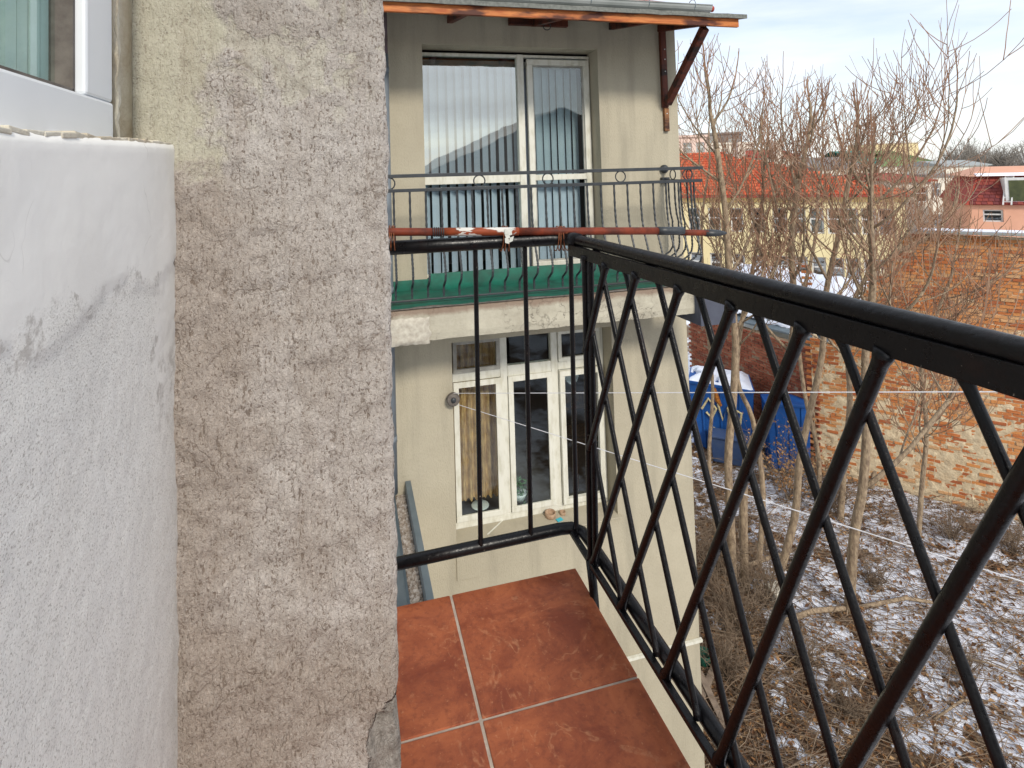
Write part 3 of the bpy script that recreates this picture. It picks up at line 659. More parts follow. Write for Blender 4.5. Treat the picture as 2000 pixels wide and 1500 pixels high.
# --- lower window
lw = MB(); zt2 = -1.86
fr(lw, Lw[0]+.002, Lw[1]-.002, Lw[2]+.052, Lw[3]-.008, .034, YF-.03, YF+.04)
cols = [(.875, 1.330), (1.398, 1.838), (1.905, 2.350)]
lw.box(1.330, 1.398, YF-.029, YF+.035, Lw[2]+.086, Lw[3]-.042); lw.box(1.838, 1.905, YF-.031, YF+.035, Lw[2]+.086, Lw[3]-.042)
lw.box(.875, 1.329, YF-.028, YF+.03, -1.895, -1.815); lw.box(1.399, 1.837, YF-.028, YF+.03, -1.90, -1.80); lw.box(1.906, 2.35, YF-.028, YF+.03, -1.895, -1.815)
lw.box(Lw[0]+.003, Lw[1]-.003, YF-.026, YF+.03, Lw[2]+.012, Lw[2]+.0515)
lw = lw.build('window', M['frame_white'], nb, bevel=.004, label='white framed three casement kitchen window with top lights')
for i, (a, b) in enumerate(cols):
    m_ = MB(); pr = .02 if i < 2 else .045; fr(m_, a+.002, b-.002, Lw[2]+.09, -1.897, .05, YF-.03-pr, YF-.028); m_.build('sash', M['frame_white'], lw, bevel=.003)
    pane(a+.045, b-.045, Lw[2]+.13, -1.94, YF-.034, M['glass_dark'], lw)
    if i != 1: m_ = MB(); fr(m_, a+.004, b-.004, -1.812, Lw[3]-.044, .035, YF-.05, YF-.02); m_.build('top_sash', M['frame_grey'] if i == 0 else M['frame_white'], lw, bevel=.003)
    pane(a+.03, b-.03, -1.80, Lw[3]-.06, YF-.015, M['glass_dark'], lw)
m_ = MB()
for k in range(60):
    x = .88+k*.46/60
    m_.quad((x, YF+.16+.018*math.sin(k*.75), -3.08+.012*math.sin(k)), (x+.46/60, YF+.16+.018*math.sin((k+1)*.75), -3.08+.012*math.sin(k+1)), (x+.46/60, YF+.16+.018*math.sin((k+1)*.75), -1.5), (x, YF+.16+.018*math.sin(k*.75), -1.5))
m_.build('curtain', M['curtain'], lw, smooth=True)
m_ = MB()
for k in range(24):
    x = 2.0+k*.011; zz = -1.98-.16*math.sin(k/24*math.pi)
    m_.quad((x, YF+.2+.01*math.sin(k), zz), (x+.011, YF+.2+.01*math.sin(k+1), zz), (x+.011, YF+.2, -1.86), (x, YF+.2, -1.86))
m_.build('net_curtain', M['curtain_white'], lw, smooth=True)
mb = MB(); mb.hexa([(Lw[0]-.0, YW-.035, Lw[2]-.01), (Lw[1]+.03, YW-.035, Lw[2]-.01), (Lw[1]+.03, YF-.03, Lw[2]+.003), (Lw[0], YF-.03, Lw[2]+.003), (Lw[0]-.0, YW-.035, Lw[2]+.004), (Lw[1]+.03, YW-.035, Lw[2]+.004), (Lw[1]+.03, YF-.03, Lw[2]+.025), (Lw[0], YF-.03, Lw[2]+.025)])
mb.build('window_sill', M['facade'], nb)
mb = MB(); mb.box(Lw[0]-.004, Lw[0]+.20, YW-.012, YW-.001, -3.52, Lw[2]-.012); mb.build('render_patch', M['facade'], nb, bevel=.003)
# room contents seen through the lower window
pl = thing('house_plant', 'trailing green house plant in a white pot behind the middle casement', 'plant', (1.52, YF+.12, -3.14))
mb = MB(); mb.lathe((1.52, YF+.12, -3.14), [(.0, 0), (.05, 0), (.075, .06), (.078, .075), (.07, .075), (.0, .06)], 16); mb.build('pot', M['ceramic'], pl, smooth=True)
mb = MB()
for k in range(240):
    a = rnd.uniform(0, 6.28); r = rnd.uniform(.01, .13); z = rnd.uniform(.05, .22)-r*.6; c = Vector((1.52+r*math.cos(a), YF+.12+r*math.sin(a)*.6, -3.14+z)); s_ = rnd.uniform(.012, .026)
    u = Vector((rnd.uniform(-1, 1), rnd.uniform(-1, 1), rnd.uniform(-1, .6))).normalized()*s_; w = u.orthogonal().normalized()*s_*.35; mb.quad(c-u, c+w, c+u, c-w)
mb.build('foliage', M['leafgreen'], pl)
di = thing('dish', 'white dish on the inner sill behind the left casement', 'dish', (1.13, YF+.1, -3.14))
mb = MB(); mb.lathe((1.13, YF+.1, -3.14), [(0, 0), (.04, 0), (.085, .028), (.082, .033), (0, .012)], 18); mb.build('bowl', M['ceramic'], di, smooth=True)
ch = thing('chair', 'dark wooden chair in the room behind the right casement', 'chair', (2.55, 5.9, -3.55))
for dx in (-.17, .17):
    for dy in (-.17, .17): box('leg', M['darkwood'], ch, 2.55+dx-.015, 2.55+dx+.015, 5.9+dy-.015, 5.9+dy+.015, -3.5, -3.02)
box('seat', M['oldwood'], ch, 2.35, 2.75, 5.7, 6.1, -3.018, -2.985); box('backrest', M['oldwood'], ch, 2.37, 2.73, 6.07, 6.1, -2.80, -2.6)
# objects on the outer sill
def bowl(x, y, r, h, mat, label):
    p = aZ(x, y, Lw[2]+.018); m_ = MB(); z = Lw[2]+.012
    m_.lathe((p.x, min(p.y, YF-.09), z), [(0, 0), (r*.8, 0), (r, h*.3), (r, h), (r*.84, h), (r*.8, h*.45), (0, h*.4)], 20)
    o = m_.build('clay_bowl', mat, smooth=True); tag(o, label, 'bowl', 'bowls on the window sill'); o.location = (0, 0, 0)
bowl(1072, 1004, .052, .05, M['clay'], 'larger round clay bowl on the outer sill of the lower window'); bowl(1096, 1000, .028, .035, M['clay'], 'small clay cup beside the bowl on the lower window sill')
p = aZ(1092, 1014, Lw[2]+.02); mb = MB(); mb.obox((p.x, p.y-.01, Lw[2]+.022), (.028, .006, .001), (-.005, .017, .002), (0, 0, .003)); tag(mb.build('plastic_card', M['cyan']), 'small turquoise plastic piece on the lower window sill', 'plastic piece')
a = aZ(952, 1044, Lw[2]+.016); b = aZ(982, 1017, Lw[2]+.02); mb = MB(); mb.beam((a.x, a.y, a.z), (b.x, b.y, b.z+.004), .012, .003); tag(mb.build('wooden_lath', M['frame_white']), 'thin pale stick lying on the lower window sill', 'stick')

# --- balcony slab
SX1 = 2.86; YB = 4.12; SZ = -.985
def slab():
    mb = MB(); n = 140; z0 = -1.235
    rows = [(YB+.004, z0-.0), (YB-.004, z0+.05), (YB, z0+.12), (YB, SZ-.02), (YB+.02, SZ)]
    for i in range(n+1):
        x = -.5+(SX1+.5)*i/n
        for q, (y, z) in enumerate(rows):
            dd = .006*nz3(x, y, z, 7, 4); zz = z+(.006*nz3(x, 3, 0, 9, 3) if q in (0, 4) else 0)
            mb.v.append((x, y-dd, zz))
    k = len(rows)
    for i in range(n):
        for q in range(k-1): a = i*k+q; mb.face(a, a+k, a+k+1, a+1)
    mb.box(-.5, SX1-.002, YB+.012, YW-.001, z0+.004, SZ-.004)
    return mb.build('balcony_slab', M['slabface'], nb, smooth=False, label='cracked beige edge of the upper balcony slab')
slab()
mb = MB(); n = 16
for i in range(n+1):
    for j in range(n+1):
        u, v_ = i/n, j/n; e = min(1, min(u, v_, 1-u, 1-v_)*7); mb.v.append((.26+.30*u+(.02*nz3(v_, 0, 1, 4, 3) if i == n else 0), YB-.006-.020*e-.006*nz3(u, v_, 0, 5, 3), -1.255+.20*v_+(.012*nz3(u, 4, 0, 5, 3) if j in (0, n) else 0)))
for i in range(n):
    for j in range(n): a = i*(n+1)+j; mb.face(a, a+n+1, a+n+2, a+1)
mb.build('render_patch', M['patch'], nb, smooth=True)
mb = MB(); mb.box(-.4, SX1-.004, YB-.012, YB+.03, SZ-.002, SZ+.006); mb.build('edge_flashing', M['plastic_dark'], nb)
# green mat
def mat_():
    mb = MB(); nx = 150; ny = 14
    for i in range(nx+1):
        x = -.3+(SX1-.02+.3)*i/nx
        for j in range(ny+1):
            v_ = j/ny; y = YB+.03+(YW-.004-YB-.03)*v_; z = SZ+.012+.004*nz3(x, y, 0, 3, 3)
            if j == 0:
                ph = (x-.58) % .80; y -= .045*min(1, math.sin(math.pi*min(1, ph/.80))*1.6); z -= .004
            if j == ny: z += .075
            if j >= ny-1 and .66 < x < 2.34: z += .045 if j == ny else .03
            mb.v.append((x, y, z))
    for i in range(nx):
        for j in range(ny): a = i*(ny+1)+j; mb.face(a, a+ny+1, a+ny+2, a+1)
    o = mb.build('floor_mat', M['green_mat'], smooth=True); tag(o, 'green plastic mat covering the upper balcony floor', 'mat')
mat_()
# --- neighbour railing
nr = thing('balcony_railing', 'black wrought iron bellied railing with rings on the upper balcony opposite', 'railing', (1.6, 4.2, SZ))
RXR = 3.03; RY = 4.20; z_t = .012; z_l = -.100; z_b = -.945
mb = MB(); mb.beam((-.4, RY, z_t), (RXR, RY, z_t), .034, .028); mb.beam((RXR-.015, RY+.0151, z_t+.0005), (RXR-.015, YW-.03, z_t+.0005), .03, .022); mb.build('top_rail', M['iron'], nr, bevel=.002)
mb = MB(); mb.beam((-.4, RY, z_l), (RXR-.01, RY, z_l), .024, .026); mb.beam((RXR-.02, RY+.0101, z_l+.0005), (RXR-.02, YW-.03, z_l+.0005), .022, .020); mb.build('middle_rail', M['iron'], nr, bevel=.002)
mb = MB(); mb.beam((-.4, RY+.0, z_b), (SX1+.02, RY+.0, z_b), .02, .014); mb.beam((SX1+.01, RY+.0101, z_b+.0005), (SX1+.01, YW-.01, z_b+.0005), .02, .014); mb.build('bottom_rail', M['iron'], nr, bevel=.002)
prof = [(0, -.10), (-.002, -.30), (-.012, -.42), (-.035, -.52), (-.075, -.62), (-.105, -.70), (-.112, -.745), (-.095, -.79), (-.045, -.825), (-.012, -.845), (0, -.87), (0, -.945)]
def balm(side):
    m_ = MB(); P = []; R = []
    for i in range(len(prof)-1):
        for q in range(5):
            f = q/5; o_, z_ = prof[i][0]*(1-f)+prof[i+1][0]*f, prof[i][1]*(1-f)+prof[i+1][1]*f
            sh_ = (.15*max(0, min(1, (-z_-.5)/.4))) if side else 0
            P.append((-o_-sh_, 0, z_) if side else (0, o_, z_)); R.append(.0100 if (len(P) % 2) else .0074)
    m_.tube(P, R, 6, True); return m_.mesh('baluster', M['iron'])
bm_f, bm_s = balm(False), balm(True)
x = -.30
while x < RXR-.03:
    o = bpy.data.objects.new('baluster', bm_f); C.objects.link(o); adopt(o, nr, (x, RY, 0)); x += .1235
for y in (RY+.10, RY+.20, RY+.30, RY+.40, RY+.50):
    o = bpy.data.objects.new('baluster', bm_s); C.objects.link(o); adopt(o, nr, (RXR-.02, y, 0))
rm = MB(); rm.torus((0, 0, 0), .046, .0055, (0, 1, 0), 26, 6); rf = rm.mesh('ring', M['iron'], smooth=True)
for px in (759, 936, 1070, 1212, 1343):
    p = aY(px, 347, RY); o = bpy.data.objects.new('ring', rf); C.objects.link(o); adopt(o, nr, (p.x, RY, -.044))
rm = MB(); rm.torus((0, 0, 0), .046, .0055, (1, 0, 0), 26, 6); rs = rm.mesh('ring', M['iron'], smooth=True)
for y in (RY+.16, RY+.42): o = bpy.data.objects.new('ring', rs); C.objects.link(o); adopt(o, nr, (RXR-.02, y, -.044))
mb = MB(); mb.lathe((RXR-.02, YW-.02, z_t), [(0, -.035), (.03, -.03), (.042, -.01), (.042, .01), (.03, .03), (0, .035)], 14, 'Y'); mb.build('wall_rosette', M['iron'], nr, smooth=True)
mb = MB(); mb.box(RXR-.06, RXR+.02, YW-.05, YW-.002, z_l-.03, z_l+.03); mb.build('wall_bracket', M['iron'], nr, bevel=.006)
# slate panel hung at the end of the balcony
mb = MB(); a = aY(1362, 560, 4.05); b = aY(1436, 630, 4.05)
mb.box(a.x+.015, b.x, 4.04, 4.065, b.z, SZ+.02); mb.box(a.x+.015, a.x+.04, 4.066, 4.5, b.z, SZ+.02)
tag(mb.build('metal_panel', M['greypanel'], bevel=.003), 'slate grey sheet metal panel fixed at the end of the upper balcony slab', 'panel')

# --- awning
aw = thing('wooden_awning', 'small felt covered awning on stained timber over the upper balcony', 'awning', (1.8, YW, 1.3))
AY = 4.05
mb = MB(); fa = aY(740, 6, AY); fb = aY(1441, 51, AY); zc = (fa.z+fb.z)/2
mb.beam((-.5, AY, zc), (fb.x, AY, zc), .03, .075); mb.build('fascia', M['fascia'], aw, bevel=.003)
mb = MB(); n = 60
for i in range(n+1):
    x = -.5+(fb.x+.06+.5)*i/n; e = .006*nz3(x, 0, 0, 6, 3)
    for (y, z) in ((AY-.05, zc+.030+e), (AY-.05, zc+.066+e), (YW, zc+.20+.0), (YW, zc+.18)): mb.v.append((x, y, z))
for i in range(n):
    for q in range(4): a = i*4; mb.face(a+q, a+4+q, a+4+(q+1) % 4, a+(q+1) % 4)
mb.face(3, 2, 1, 0); mb.face(n*4, n*4+1, n*4+2, n*4+3); mb.build('felt_roof', M['felt'], aw)
for i, x in enumerate((.1, .9, 1.7, 2.5, 3.03)):
    mb = MB(); mb.beam((x, AY+.016, zc+.005), (x, YW-.004, zc+.14), .05, .07); mb.build('rafter', M['darkwood'], aw, bevel=.003)
PX = 3.05; zj = .676
mb = MB(); mb.box(PX-.035, PX+.027, YW-.040, YW-.002, .62, zc+.11); mb.build('wall_post', M['darkwood'], aw, bevel=.004)
mb = MB(); mb.box(PX-.020, PX+.030, YW-.035, YW-.001, .385, .618); mb.build('post_foot', M['oldwood'], aw, bevel=.004)
mb = MB(); mb.beam((PX+.004, YW-.05, zj-.02), (PX+.004, 4.11, zc-.035), .066, .066); mb.build('brace', M['darkwood'], aw, bevel=.006)
for p in ((PX, YW-.094, zj+.0), (PX, YW-.044, 1.10), (PX, YW-.044, .98), (PX+.003, YW-.044, 1.2), (PX+.003, YW-.039, .56)):
    mb = MB(); mb.lathe(p, [(0, -.004), (.005, -.003), (.006, .003), (0, .004)], 8, 'Y'); mb.build('screw', M['ceramic'], aw)
a = aY(992, 45, YW); b = aY(1106, 50, YW)
mb = MB(); mb.box(a.x, b.x, YW-.05, YW-.002, 1.385, 1.455); mb.build('wall_block', M['darkwood'], aw, bevel=.004)
c = aY(1068, 55, YW-.06); mb = MB(); mb.torus((c.x, YW-.065, 1.375), .034, .0045, (.2, 1, 0), 22, 6); mb.build('hook_ring', M['iron'], aw, smooth=True)
# --- eaves gutter and roof above
gu = thing('roof_gutter', 'long grey gutter along the eaves above the awning', 'gutter', (1.6, 4.68, 1.62))
mb = MB(); P = []
for i in range(9):
    w = math.pi+math.pi*i/8; P.append((4.62+.055*math.cos(w), 1.612+.065*math.sin(w)))
gx = aY(1385, 15, 4.62).x
for i in range(8): (y0_, z0_), (y1_, z1_) = P[i], P[i+1]; mb.quad((-1, y0_, z0_), (gx, y0_, z0_), (gx, y1_, z1_), (-1, y1_, z1_))
mb.build('trough', M['gutter'], gu, smooth=True)
mb = MB(); mb.tube([(-1, 4.565, 1.612), (gx, 4.565, 1.612)], .006, 8); mb.build('lip', M['gutter'], gu, smooth=True)
mb = MB(); mb.box(-1, gx-.02, 4.72, 4.75, 1.47, 1.60); mb.build('fascia_board', M['gutter_dark'], gu)
mb = MB(); mb.lathe((gx+.01, 4.62, 1.59), [(.0, 0), (.03, 0), (.03, .03), (0, .03)], 10, 'X'); mb.build('end_cap', M['redroof'], gu)
for x in (.4, 1.0, 1.6, 2.2, 2.8, 3.3): mb = MB(); mb.torus((x, 4.62, 1.612), .058, .004, (1, 0, 0), 18, 4); mb.build('gutter_hook', M['galv'], gu)
mb = MB(); mb.hexa([(-3.5, 4.66, 1.575), (BX+.25, 4.66, 1.575), (BX+.25, 8.4, 3.0), (-3.5, 8.4, 3.0), (-3.5, 4.66, 1.635), (BX+.25, 4.66, 1.635), (BX+.25, 8.4, 3.06), (-3.5, 8.4, 3.06)])
mb.hexa([(-3.5, 8.41, 3.0), (BX+.25, 8.41, 3.0), (BX+.25, 12.2, 1.66), (-3.5, 12.2, 1.66), (-3.5, 8.41, 3.06), (BX+.25, 8.41, 3.06), (BX+.25, 12.2, 1.72), (-3.5, 12.2, 1.72)]); mb.build('roof', M['redroof'], nb)
# --- downpipe
dp = thing('downpipe', 'blue grey rain downpipe with a brown upper section beside the pillar', 'pipe', (.30, 4.66, -2.6))
def pc(x, y): p = aY(x, y, 4.66); return p
xm = (pc(748, 200).x+pc(762, 700).x)/2+.0
mb = MB(); mb.tube([(xm, 4.66, 1.02), (xm, 4.66, 1.9)], .043, 14); mb.build('upper_pipe', M['pipe_brown'], dp, smooth=True)
mb = MB(); mb.tube([(xm, 4.66, -2.62), (xm, 4.66, 1.06)], .047, 14); mb.build('lower_pipe', M['pipe'], dp, smooth=True)
for z in (.9, -.97, -2.2): mb = MB(); mb.tube([(xm, 4.66, z), (xm, 4.66, z+.05)], .051, 14); mb.build('pipe_collar', M['pipe'], dp, smooth=True)
# --- low annex parapet with zinc flashing and gravel
an = thing('annex_roof', 'narrow zinc edged gravel roof strip running below the balcony to the opposite wall', 'roof', (.35, 3.2, GZ))
mb = MB(); mb.box(.10, .440, -1.0, YW-.003, GZ, -2.74); mb.build('annex_wall', M['facade'], an)
mb = MB(); mb.box(.405, .452, .2, YW-.006, -2.80, -2.60); mb.build('zinc_edge', M['galv'], an, bevel=.004)
mb = MB(); mb.quad((.10, .2, -2.66), (.315, .2, -2.72), (.315, YW-.005, -2.72), (.10, YW-.005, -2.66)); mb.quad((.30, .2, -2.715), (.315, .2, -2.69), (.315, YW-.005, -2.69), (.30, YW-.005, -2.715)); mb.build('zinc_sheet', M['galv'], an)
mb = MB(); mb.box(.316, .404, .3, YW-.006, -2.735, -2.71); mb.build('gravel_bed', M['gravel_bed'], an)
mb = MB()
for k in range(1500):
    x, y = rnd.uniform(.322, .398), rnd.uniform(1.6, 4.75); r = rnd.uniform(.004, .011); mb.tone = rnd.random()
    c = Vector((x, y, -2.71+r*.4)); a = rnd.uniform(0, 3); mb.obox(c, (r*math.cos(a), r*math.sin(a), r*.2), (-r*.8*math.sin(a), r*.8*math.cos(a), 0), (0, r*.2, r*.6))
o = mb.build('gravel', M['gravel'], an, tone=True); o['kind'] = 'stuff'

# --- clothes line
cl = thing('clothes_line', 'white clothes line looped over a dark pulley beside the lower window', 'clothes line', (.84, 4.7, -2.0))
pc_ = aY(885, 780, 4.72)
mb = MB(); mb.lathe(pc_, [(0, -.02), (.05, -.02), (.058, -.012), (.048, 0), (.058, .012), (.05, .02), (0, .02)], 22, 'Y'); mb.build('pulley_wheel', M['plastic_dark'], cl, smooth=True)
mb = MB(); mb.tube([pc_+Vector((0, -.03, 0)), (pc_.x-.015, YW-.002, pc_.z)], .012, 8); mb.lathe(pc_+Vector((0, -.026, 0)), [(0, -.006), (.022, -.004), (.024, .006)], 14, 'Y'); mb.build('bracket', M['iron'], cl, smooth=True)
e1 = aX(2400, 764, 2.9); e2 = aX(2400, 1262, 2.9)
def sagline(a, b, sag, n=24): return [a.lerp(b, i/n)-Vector((0, 0, sag*4*(i/n)*(1-i/n))) for i in range(n+1)]
mb = MB(); mb.tube(sagline(pc_+Vector((.0, 0, .052)), e1, .0), .0026, 5); mb.build('upper_line', M['line'], cl)
mb = MB(); mb.tube(sagline(pc_+Vector((.03, 0, -.045)), e2, .0), .0026, 5); mb.build('lower_line', M['line'], cl)

# ================================================================ BRICK WALLS
def brick_meshes(mat, n=14):
    out = []
    for k in range(n):
        m_ = MB(); l, h, d = .118*rnd.uniform(.92, 1.03), .031*rnd.uniform(.9, 1.05), .03
        m_.tone = rnd.random()
        P = [(-l, -d, -h), (l, -d, -h), (l, d, -h), (-l, d, -h), (-l, -d, h), (l, -d, h), (l, d, h), (-l, d, h)]
        m_.hexa([(x+rnd.uniform(-.006, .006), y+rnd.uniform(-.006, .006), z+rnd.uniform(-.005, .005)) for x, y, z in P])
        out.append(m_.mesh('brick', mat, tone=True))
    return out
def brick_wall(root, p, q, ztop, zbot, mat, mort, coverf, maxobj, view=None):
    p = Vector((*p, 0)); q = Vector((*q, 0)); d = (q-p); Ln = d.length; d.normalize(); nrm = Vector((d.y, -d.x, 0))
    if nrm.dot(-p) < 0: nrm = -nrm
    meshes = brick_meshes(mat); ang = math.atan2(d.y, d.x)
    # mortar backing
    st = .06; nx = int(Ln/st); nz = int((max(ztop(s*Ln) for s in (0, .25, .5, .75, 1))-zbot)/st)
    mb = MB()
    for i in range(nx+1):
        s = Ln*i/nx; zt_ = ztop(s)-.03
        for j in range(nz+1):
            z = zbot+(zt_-zbot)*j/nz; b = p+d*s
            off = .012*nz3(b.x*1.0, b.y, z, 3.5, 3)+.018*coverf(s, z)+.016*nz3(b.x, b.y, z, 8, 3)
            mb.v.append(tuple(b+nrm*off+Vector((0, 0, z))))
    for i in range(nx):
        for j in range(nz): a = i*(nz+1)+j; mb.face(a, a+nz+1, a+nz+2, a+1)
    n0 = len(mb.v)
    for i in range(nx+1):
        s = Ln*i/nx; b = p+d*s-nrm*.30; mb.v += [tuple(b+Vector((0, 0, ztop(s)-.03))), tuple(b+Vector((0, 0, zbot)))]
    for i in range(nx):
        a = n0+2*i; mb.face(i*(nz+1)+nz, (i+1)*(nz+1)+nz, a+2, a); mb.face(a, a+2, a+3, a+1)
    mb.build('mortar', mort, root, smooth=False)
    # bricks
    rows = int((max(ztop(s*Ln/20) for s in range(21))-zbot)/.078); lst = []
    for r in range(rows):
        z = zbot+.04+r*.078; s = (.13 if r % 2 else 0)+rnd.uniform(-.02, .02)
        while s < Ln:
            if z < ztop(s)-.02+.05*nz3(s, r, 0, 3, 2) and rnd.random() > .03:
                b = p+d*s; off = -.016+rnd.uniform(-.010, .012)+(.015 if rnd.random() < .06 else 0)
                lst.append((b+nrm*off+Vector((0, 0, z+rnd.uniform(-.004, .004)+.01*nz3(s, 0, 0, .8, 2))), rnd.choice(meshes), rnd.uniform(-.03, .03), rnd.uniform(-.03, .03)))
            s += .258+rnd.uniform(-.006, .01)
    def vis(P):
        c = P.dot(_f)
        if c <= 0: return 1e9
        x = CX+F*P.dot(_r)/c; y = CY-F*P.dot(_u)/c
        return P.length if (0 < x < 2000 and 0 < y < 1500) else 1e6+P.length
    lst.sort(key=lambda e: vis(e[0]))
    rest = MB()
    for k, (P, me, ry, rz) in enumerate(lst):
        if k < maxobj:
            o = bpy.data.objects.new('brick', me); C.objects.link(o); adopt(o, root, P); o.rotation_euler = (0, ry, ang+rz)
        else:
            R = Matrix.Rotation(ang+rz, 3, 'Z') @ Matrix.Rotation(ry, 3, 'Y'); n = len(rest.v)
            for v_ in me.vertices: rest.v.append(tuple(P+R @ v_.co))
            rest.tone = me.attributes['tone'].data[0].value
            for pg in me.polygons: rest.face(*[n+i for i in pg.vertices])
    if rest.f:
        o = rest.build('brickwork', mat, root, tone=True); o['kind'] = 'stuff'
Q0 = Vector((11.90, 12.20)); dq = (Vector((14.46, 9.17))-Vector((11.97, 12.12))).normalized(); Q1 = Q0+dq*7.2
bw = thing('brick_wall', 'tall weathered orange brick wall smeared with pale lime mortar beside the snowy yard', 'wall', (Q0.x, Q0.y, GZ))
def top_main(s):
    z = -1.70
    pts_ = [(0, -4.75), (.55, -4.5), (.95, -3.9), (1.3, -3.2), (1.75, -2.5), (2.15, -1.75), (2.4, -1.70), (20, -1.69)]
    for i in range(len(pts_)-1):
        if pts_[i][0] <= s <= pts_[i+1][0]:
            f = (s-pts_[i][0])/(pts_[i+1][0]-pts_[i][0]); z = pts_[i][1]*(1-f)+pts_[i+1][1]*f; break
    return z + (.30*nz3(s, 0, 0, 4, 3) if s < 2.2 else .05*nz3(s, 0, 0, 3, 2)-.03)
brick_wall(bw, tuple(Q0), tuple(Q1), top_main, GZ, M['brick'], M['mortar'], lambda s, z: max(-.5, min(1, (-4.4-z)/2.6-.12+.7*nz3(s, z, 0, 1.1, 3))), 300)
cp = MB(); nrm_ = Vector((dq.y, -dq.x, 0))
cp.obox(Vector((*(Q0+dq*4.8), -1.665)), Vector((*dq, 0))*2.45, nrm_*.22, (0, 0, .03)); cp.build('coping', M['gutter'], bw, bevel=.01)
cp = MB(); cp.obox(Vector((*(Q0+dq*4.8), -1.615)), Vector((*dq, 0))*2.42, nrm_*.20, (0, 0, .02)); cp.build('snow_cap', M['snow'], bw, bevel=.02)
S0 = (11.93, 12.18); S1 = (11.25, 16.6)
sh_ = thing('brick_shed', 'low dark red brick shed with a snow covered sheet roof behind the trees', 'shed', (11.6, 14.4, GZ))
brick_wall(sh_, S0, S1, lambda s: -4.92, GZ, M['brick_dark'], M['mortar_dark'], lambda s, z: .1*nz3(s, z, 0, 1, 2), 220)
A0 = Vector((12.35, 11.95, -4.80)); A1 = Vector((11.15, 16.8, -4.80)); up = Vector((3.2, .9, 1.1))
mb = MB(); mb.hexa([A0, A0+up, A1+up, A1, A0+Vector((0, 0, .05)), A0+up+Vector((0, 0, .05)), A1+up+Vector((0, 0, .05)), A1+Vector((0, 0, .05))]); mb.build('sheet_roof', M['galv'], sh_)
mb = MB(); n = 60; k = 20
for i in range(n+1):
    for j in range(k+1):
        b = A0.lerp(A1, i/n)+up*(j/k*.98+.01); h = .055+.10*max(0, .75+nz3(b.x, b.y, 0, 1.4, 3)) - (.045 if j == 0 or nz3(b.x, b.y, 5, 2.5, 3) < -.3 else 0)
        if j == 0: b = b+up*(.05+.03*nz3(b.y, 0, 0, 6, 2))
        mb.v.append((b.x, b.y, b.z+h))
for i in range(n):
    for j in range(k): a = i*(k+1)+j; mb.face(a, a+1, a+k+2, a+k+1)
mb.build('roof_snow', M['snow'], sh_, smooth=True)

# ================================================================ BLUE CONTAINERS
def skip(name, label, corners, h, mat, deco):
    r_ = thing(name, label, 'container', (corners[0][0], corners[0][1], GZ), 'blue steel containers in the yard')
    P = [Vector((*c, 0)) for c in corners]; mb = MB(); n = len(P)
    c0 = sum(P, Vector())/4; Bt = [c0+(p-c0)*.90+Vector((0, 0, GZ+.12)) for p in P]; Tp = [p+Vector((0, 0, GZ+h)) for p in P]
    mb.hexa(Bt+Tp); mb.build('body', mat, r_, bevel=.02)
    mb = MB()
    for i in range(4): a = Tp[i]; b = Tp[(i+1) % 4]; mb.beam(a+Vector((0, 0, .02)), b+Vector((0, 0, .02)), .07, .08)
    mb.build('rim', mat, r_, bevel=.01)
    for i in range(4):
        e = Tp[(i+1) % 4]-Tp[i]; nr_ = e.cross(Vector((0, 0, 1))).normalized(); mid = (Tp[i]+Tp[(i+1) % 4])/2
        if nr_.dot(mid-c0-Vector((0, 0, mid.z))) < 0: nr_ = -nr_
        for f in (.2, .5, .8):
            a = Bt[i].lerp(Bt[(i+1) % 4], f)+nr_*.02; b = Tp[i].lerp(Tp[(i+1) % 4], f)+nr_*.01-Vector((0, 0, .04)); mb = MB(); mb.beam(a, b, .05, .04, up=tuple(nr_)); mb.build('rib', mat, r_, bevel=.005)
    mb = MB(); mb.hexa([t+Vector((0, 0, .03)) for t in Tp]+[c0+(p-c0)*.97+Vector((0, 0, GZ+h+.06)) for p in P]); mb.build('lid', mat, r_, bevel=.02)
    return r_, Bt, Tp
r1, Bt, Tp = skip('steel_container', 'larger blue steel container with cream graffiti and snow on its lid', [(9.55, 14.25), (10.75, 13.05), (11.45, 14.1), (10.3, 15.2)], 1.95, M['blue'], 1)
def on_face(i, j, u, v, off=.03):
    a = Bt[i].lerp(Bt[j], u); b = Tp[i].lerp(Tp[j], u); q = a.lerp(b, v); nr_ = (Bt[j]-Bt[i]).cross(Tp[i]-Bt[i]).normalized()
    if nr_.dot(-q) < 0: nr_ = -nr_
    return q+nr_*off
mb = MB()
for k, path in enumerate([[(.18, .62), (.3, .8), (.42, .66), (.34, .5), (.25, .58)], [(.45, .75), (.52, .5), (.6, .72), (.66, .45)], [(.7, .7), (.82, .66), (.8, .5), (.68, .48), (.7, .7)], [(.35, .35), (.55, .3), (.75, .36)]]):
    P = [on_face(0, 1, u, v) for u, v in path]; mb.tube(P, .035, 6, True)
mb.build('graffiti', M['graffiti'], r1)
mb = MB(); mb.tube([on_face(0, 1, .40, .98), on_face(0, 1, .45, .8), on_face(0, 1, .5, .72)], [.05, .08, .04], 6); mb.build('orange_paint', M['orange_paint'], r1)
mb = MB(); n = 26
for i in range(n+1):
    for j in range(n+1):
        u, v = i/n, j/n; b = (Tp[0].lerp(Tp[1], u)).lerp(Tp[3].lerp(Tp[2], u), v); e = min(u, v, 1-u, 1-v); h = .06+min(1, e*8)*(.14+.08*nz3(b.x, b.y, 0, 2, 3)) - (.25 if nz3(b.x, b.y, 9, 1.1, 3)+.9*(.30-u) > .05 else 0)
        mb.v.append((b.x, b.y, b.z+h))
for i in range(n):
    for j in range(n): a = i*(n+1)+j; mb.face(a, a+n+1, a+n+2, a+1)
mb.build('snow_cover', M['snow'], r1, smooth=True)
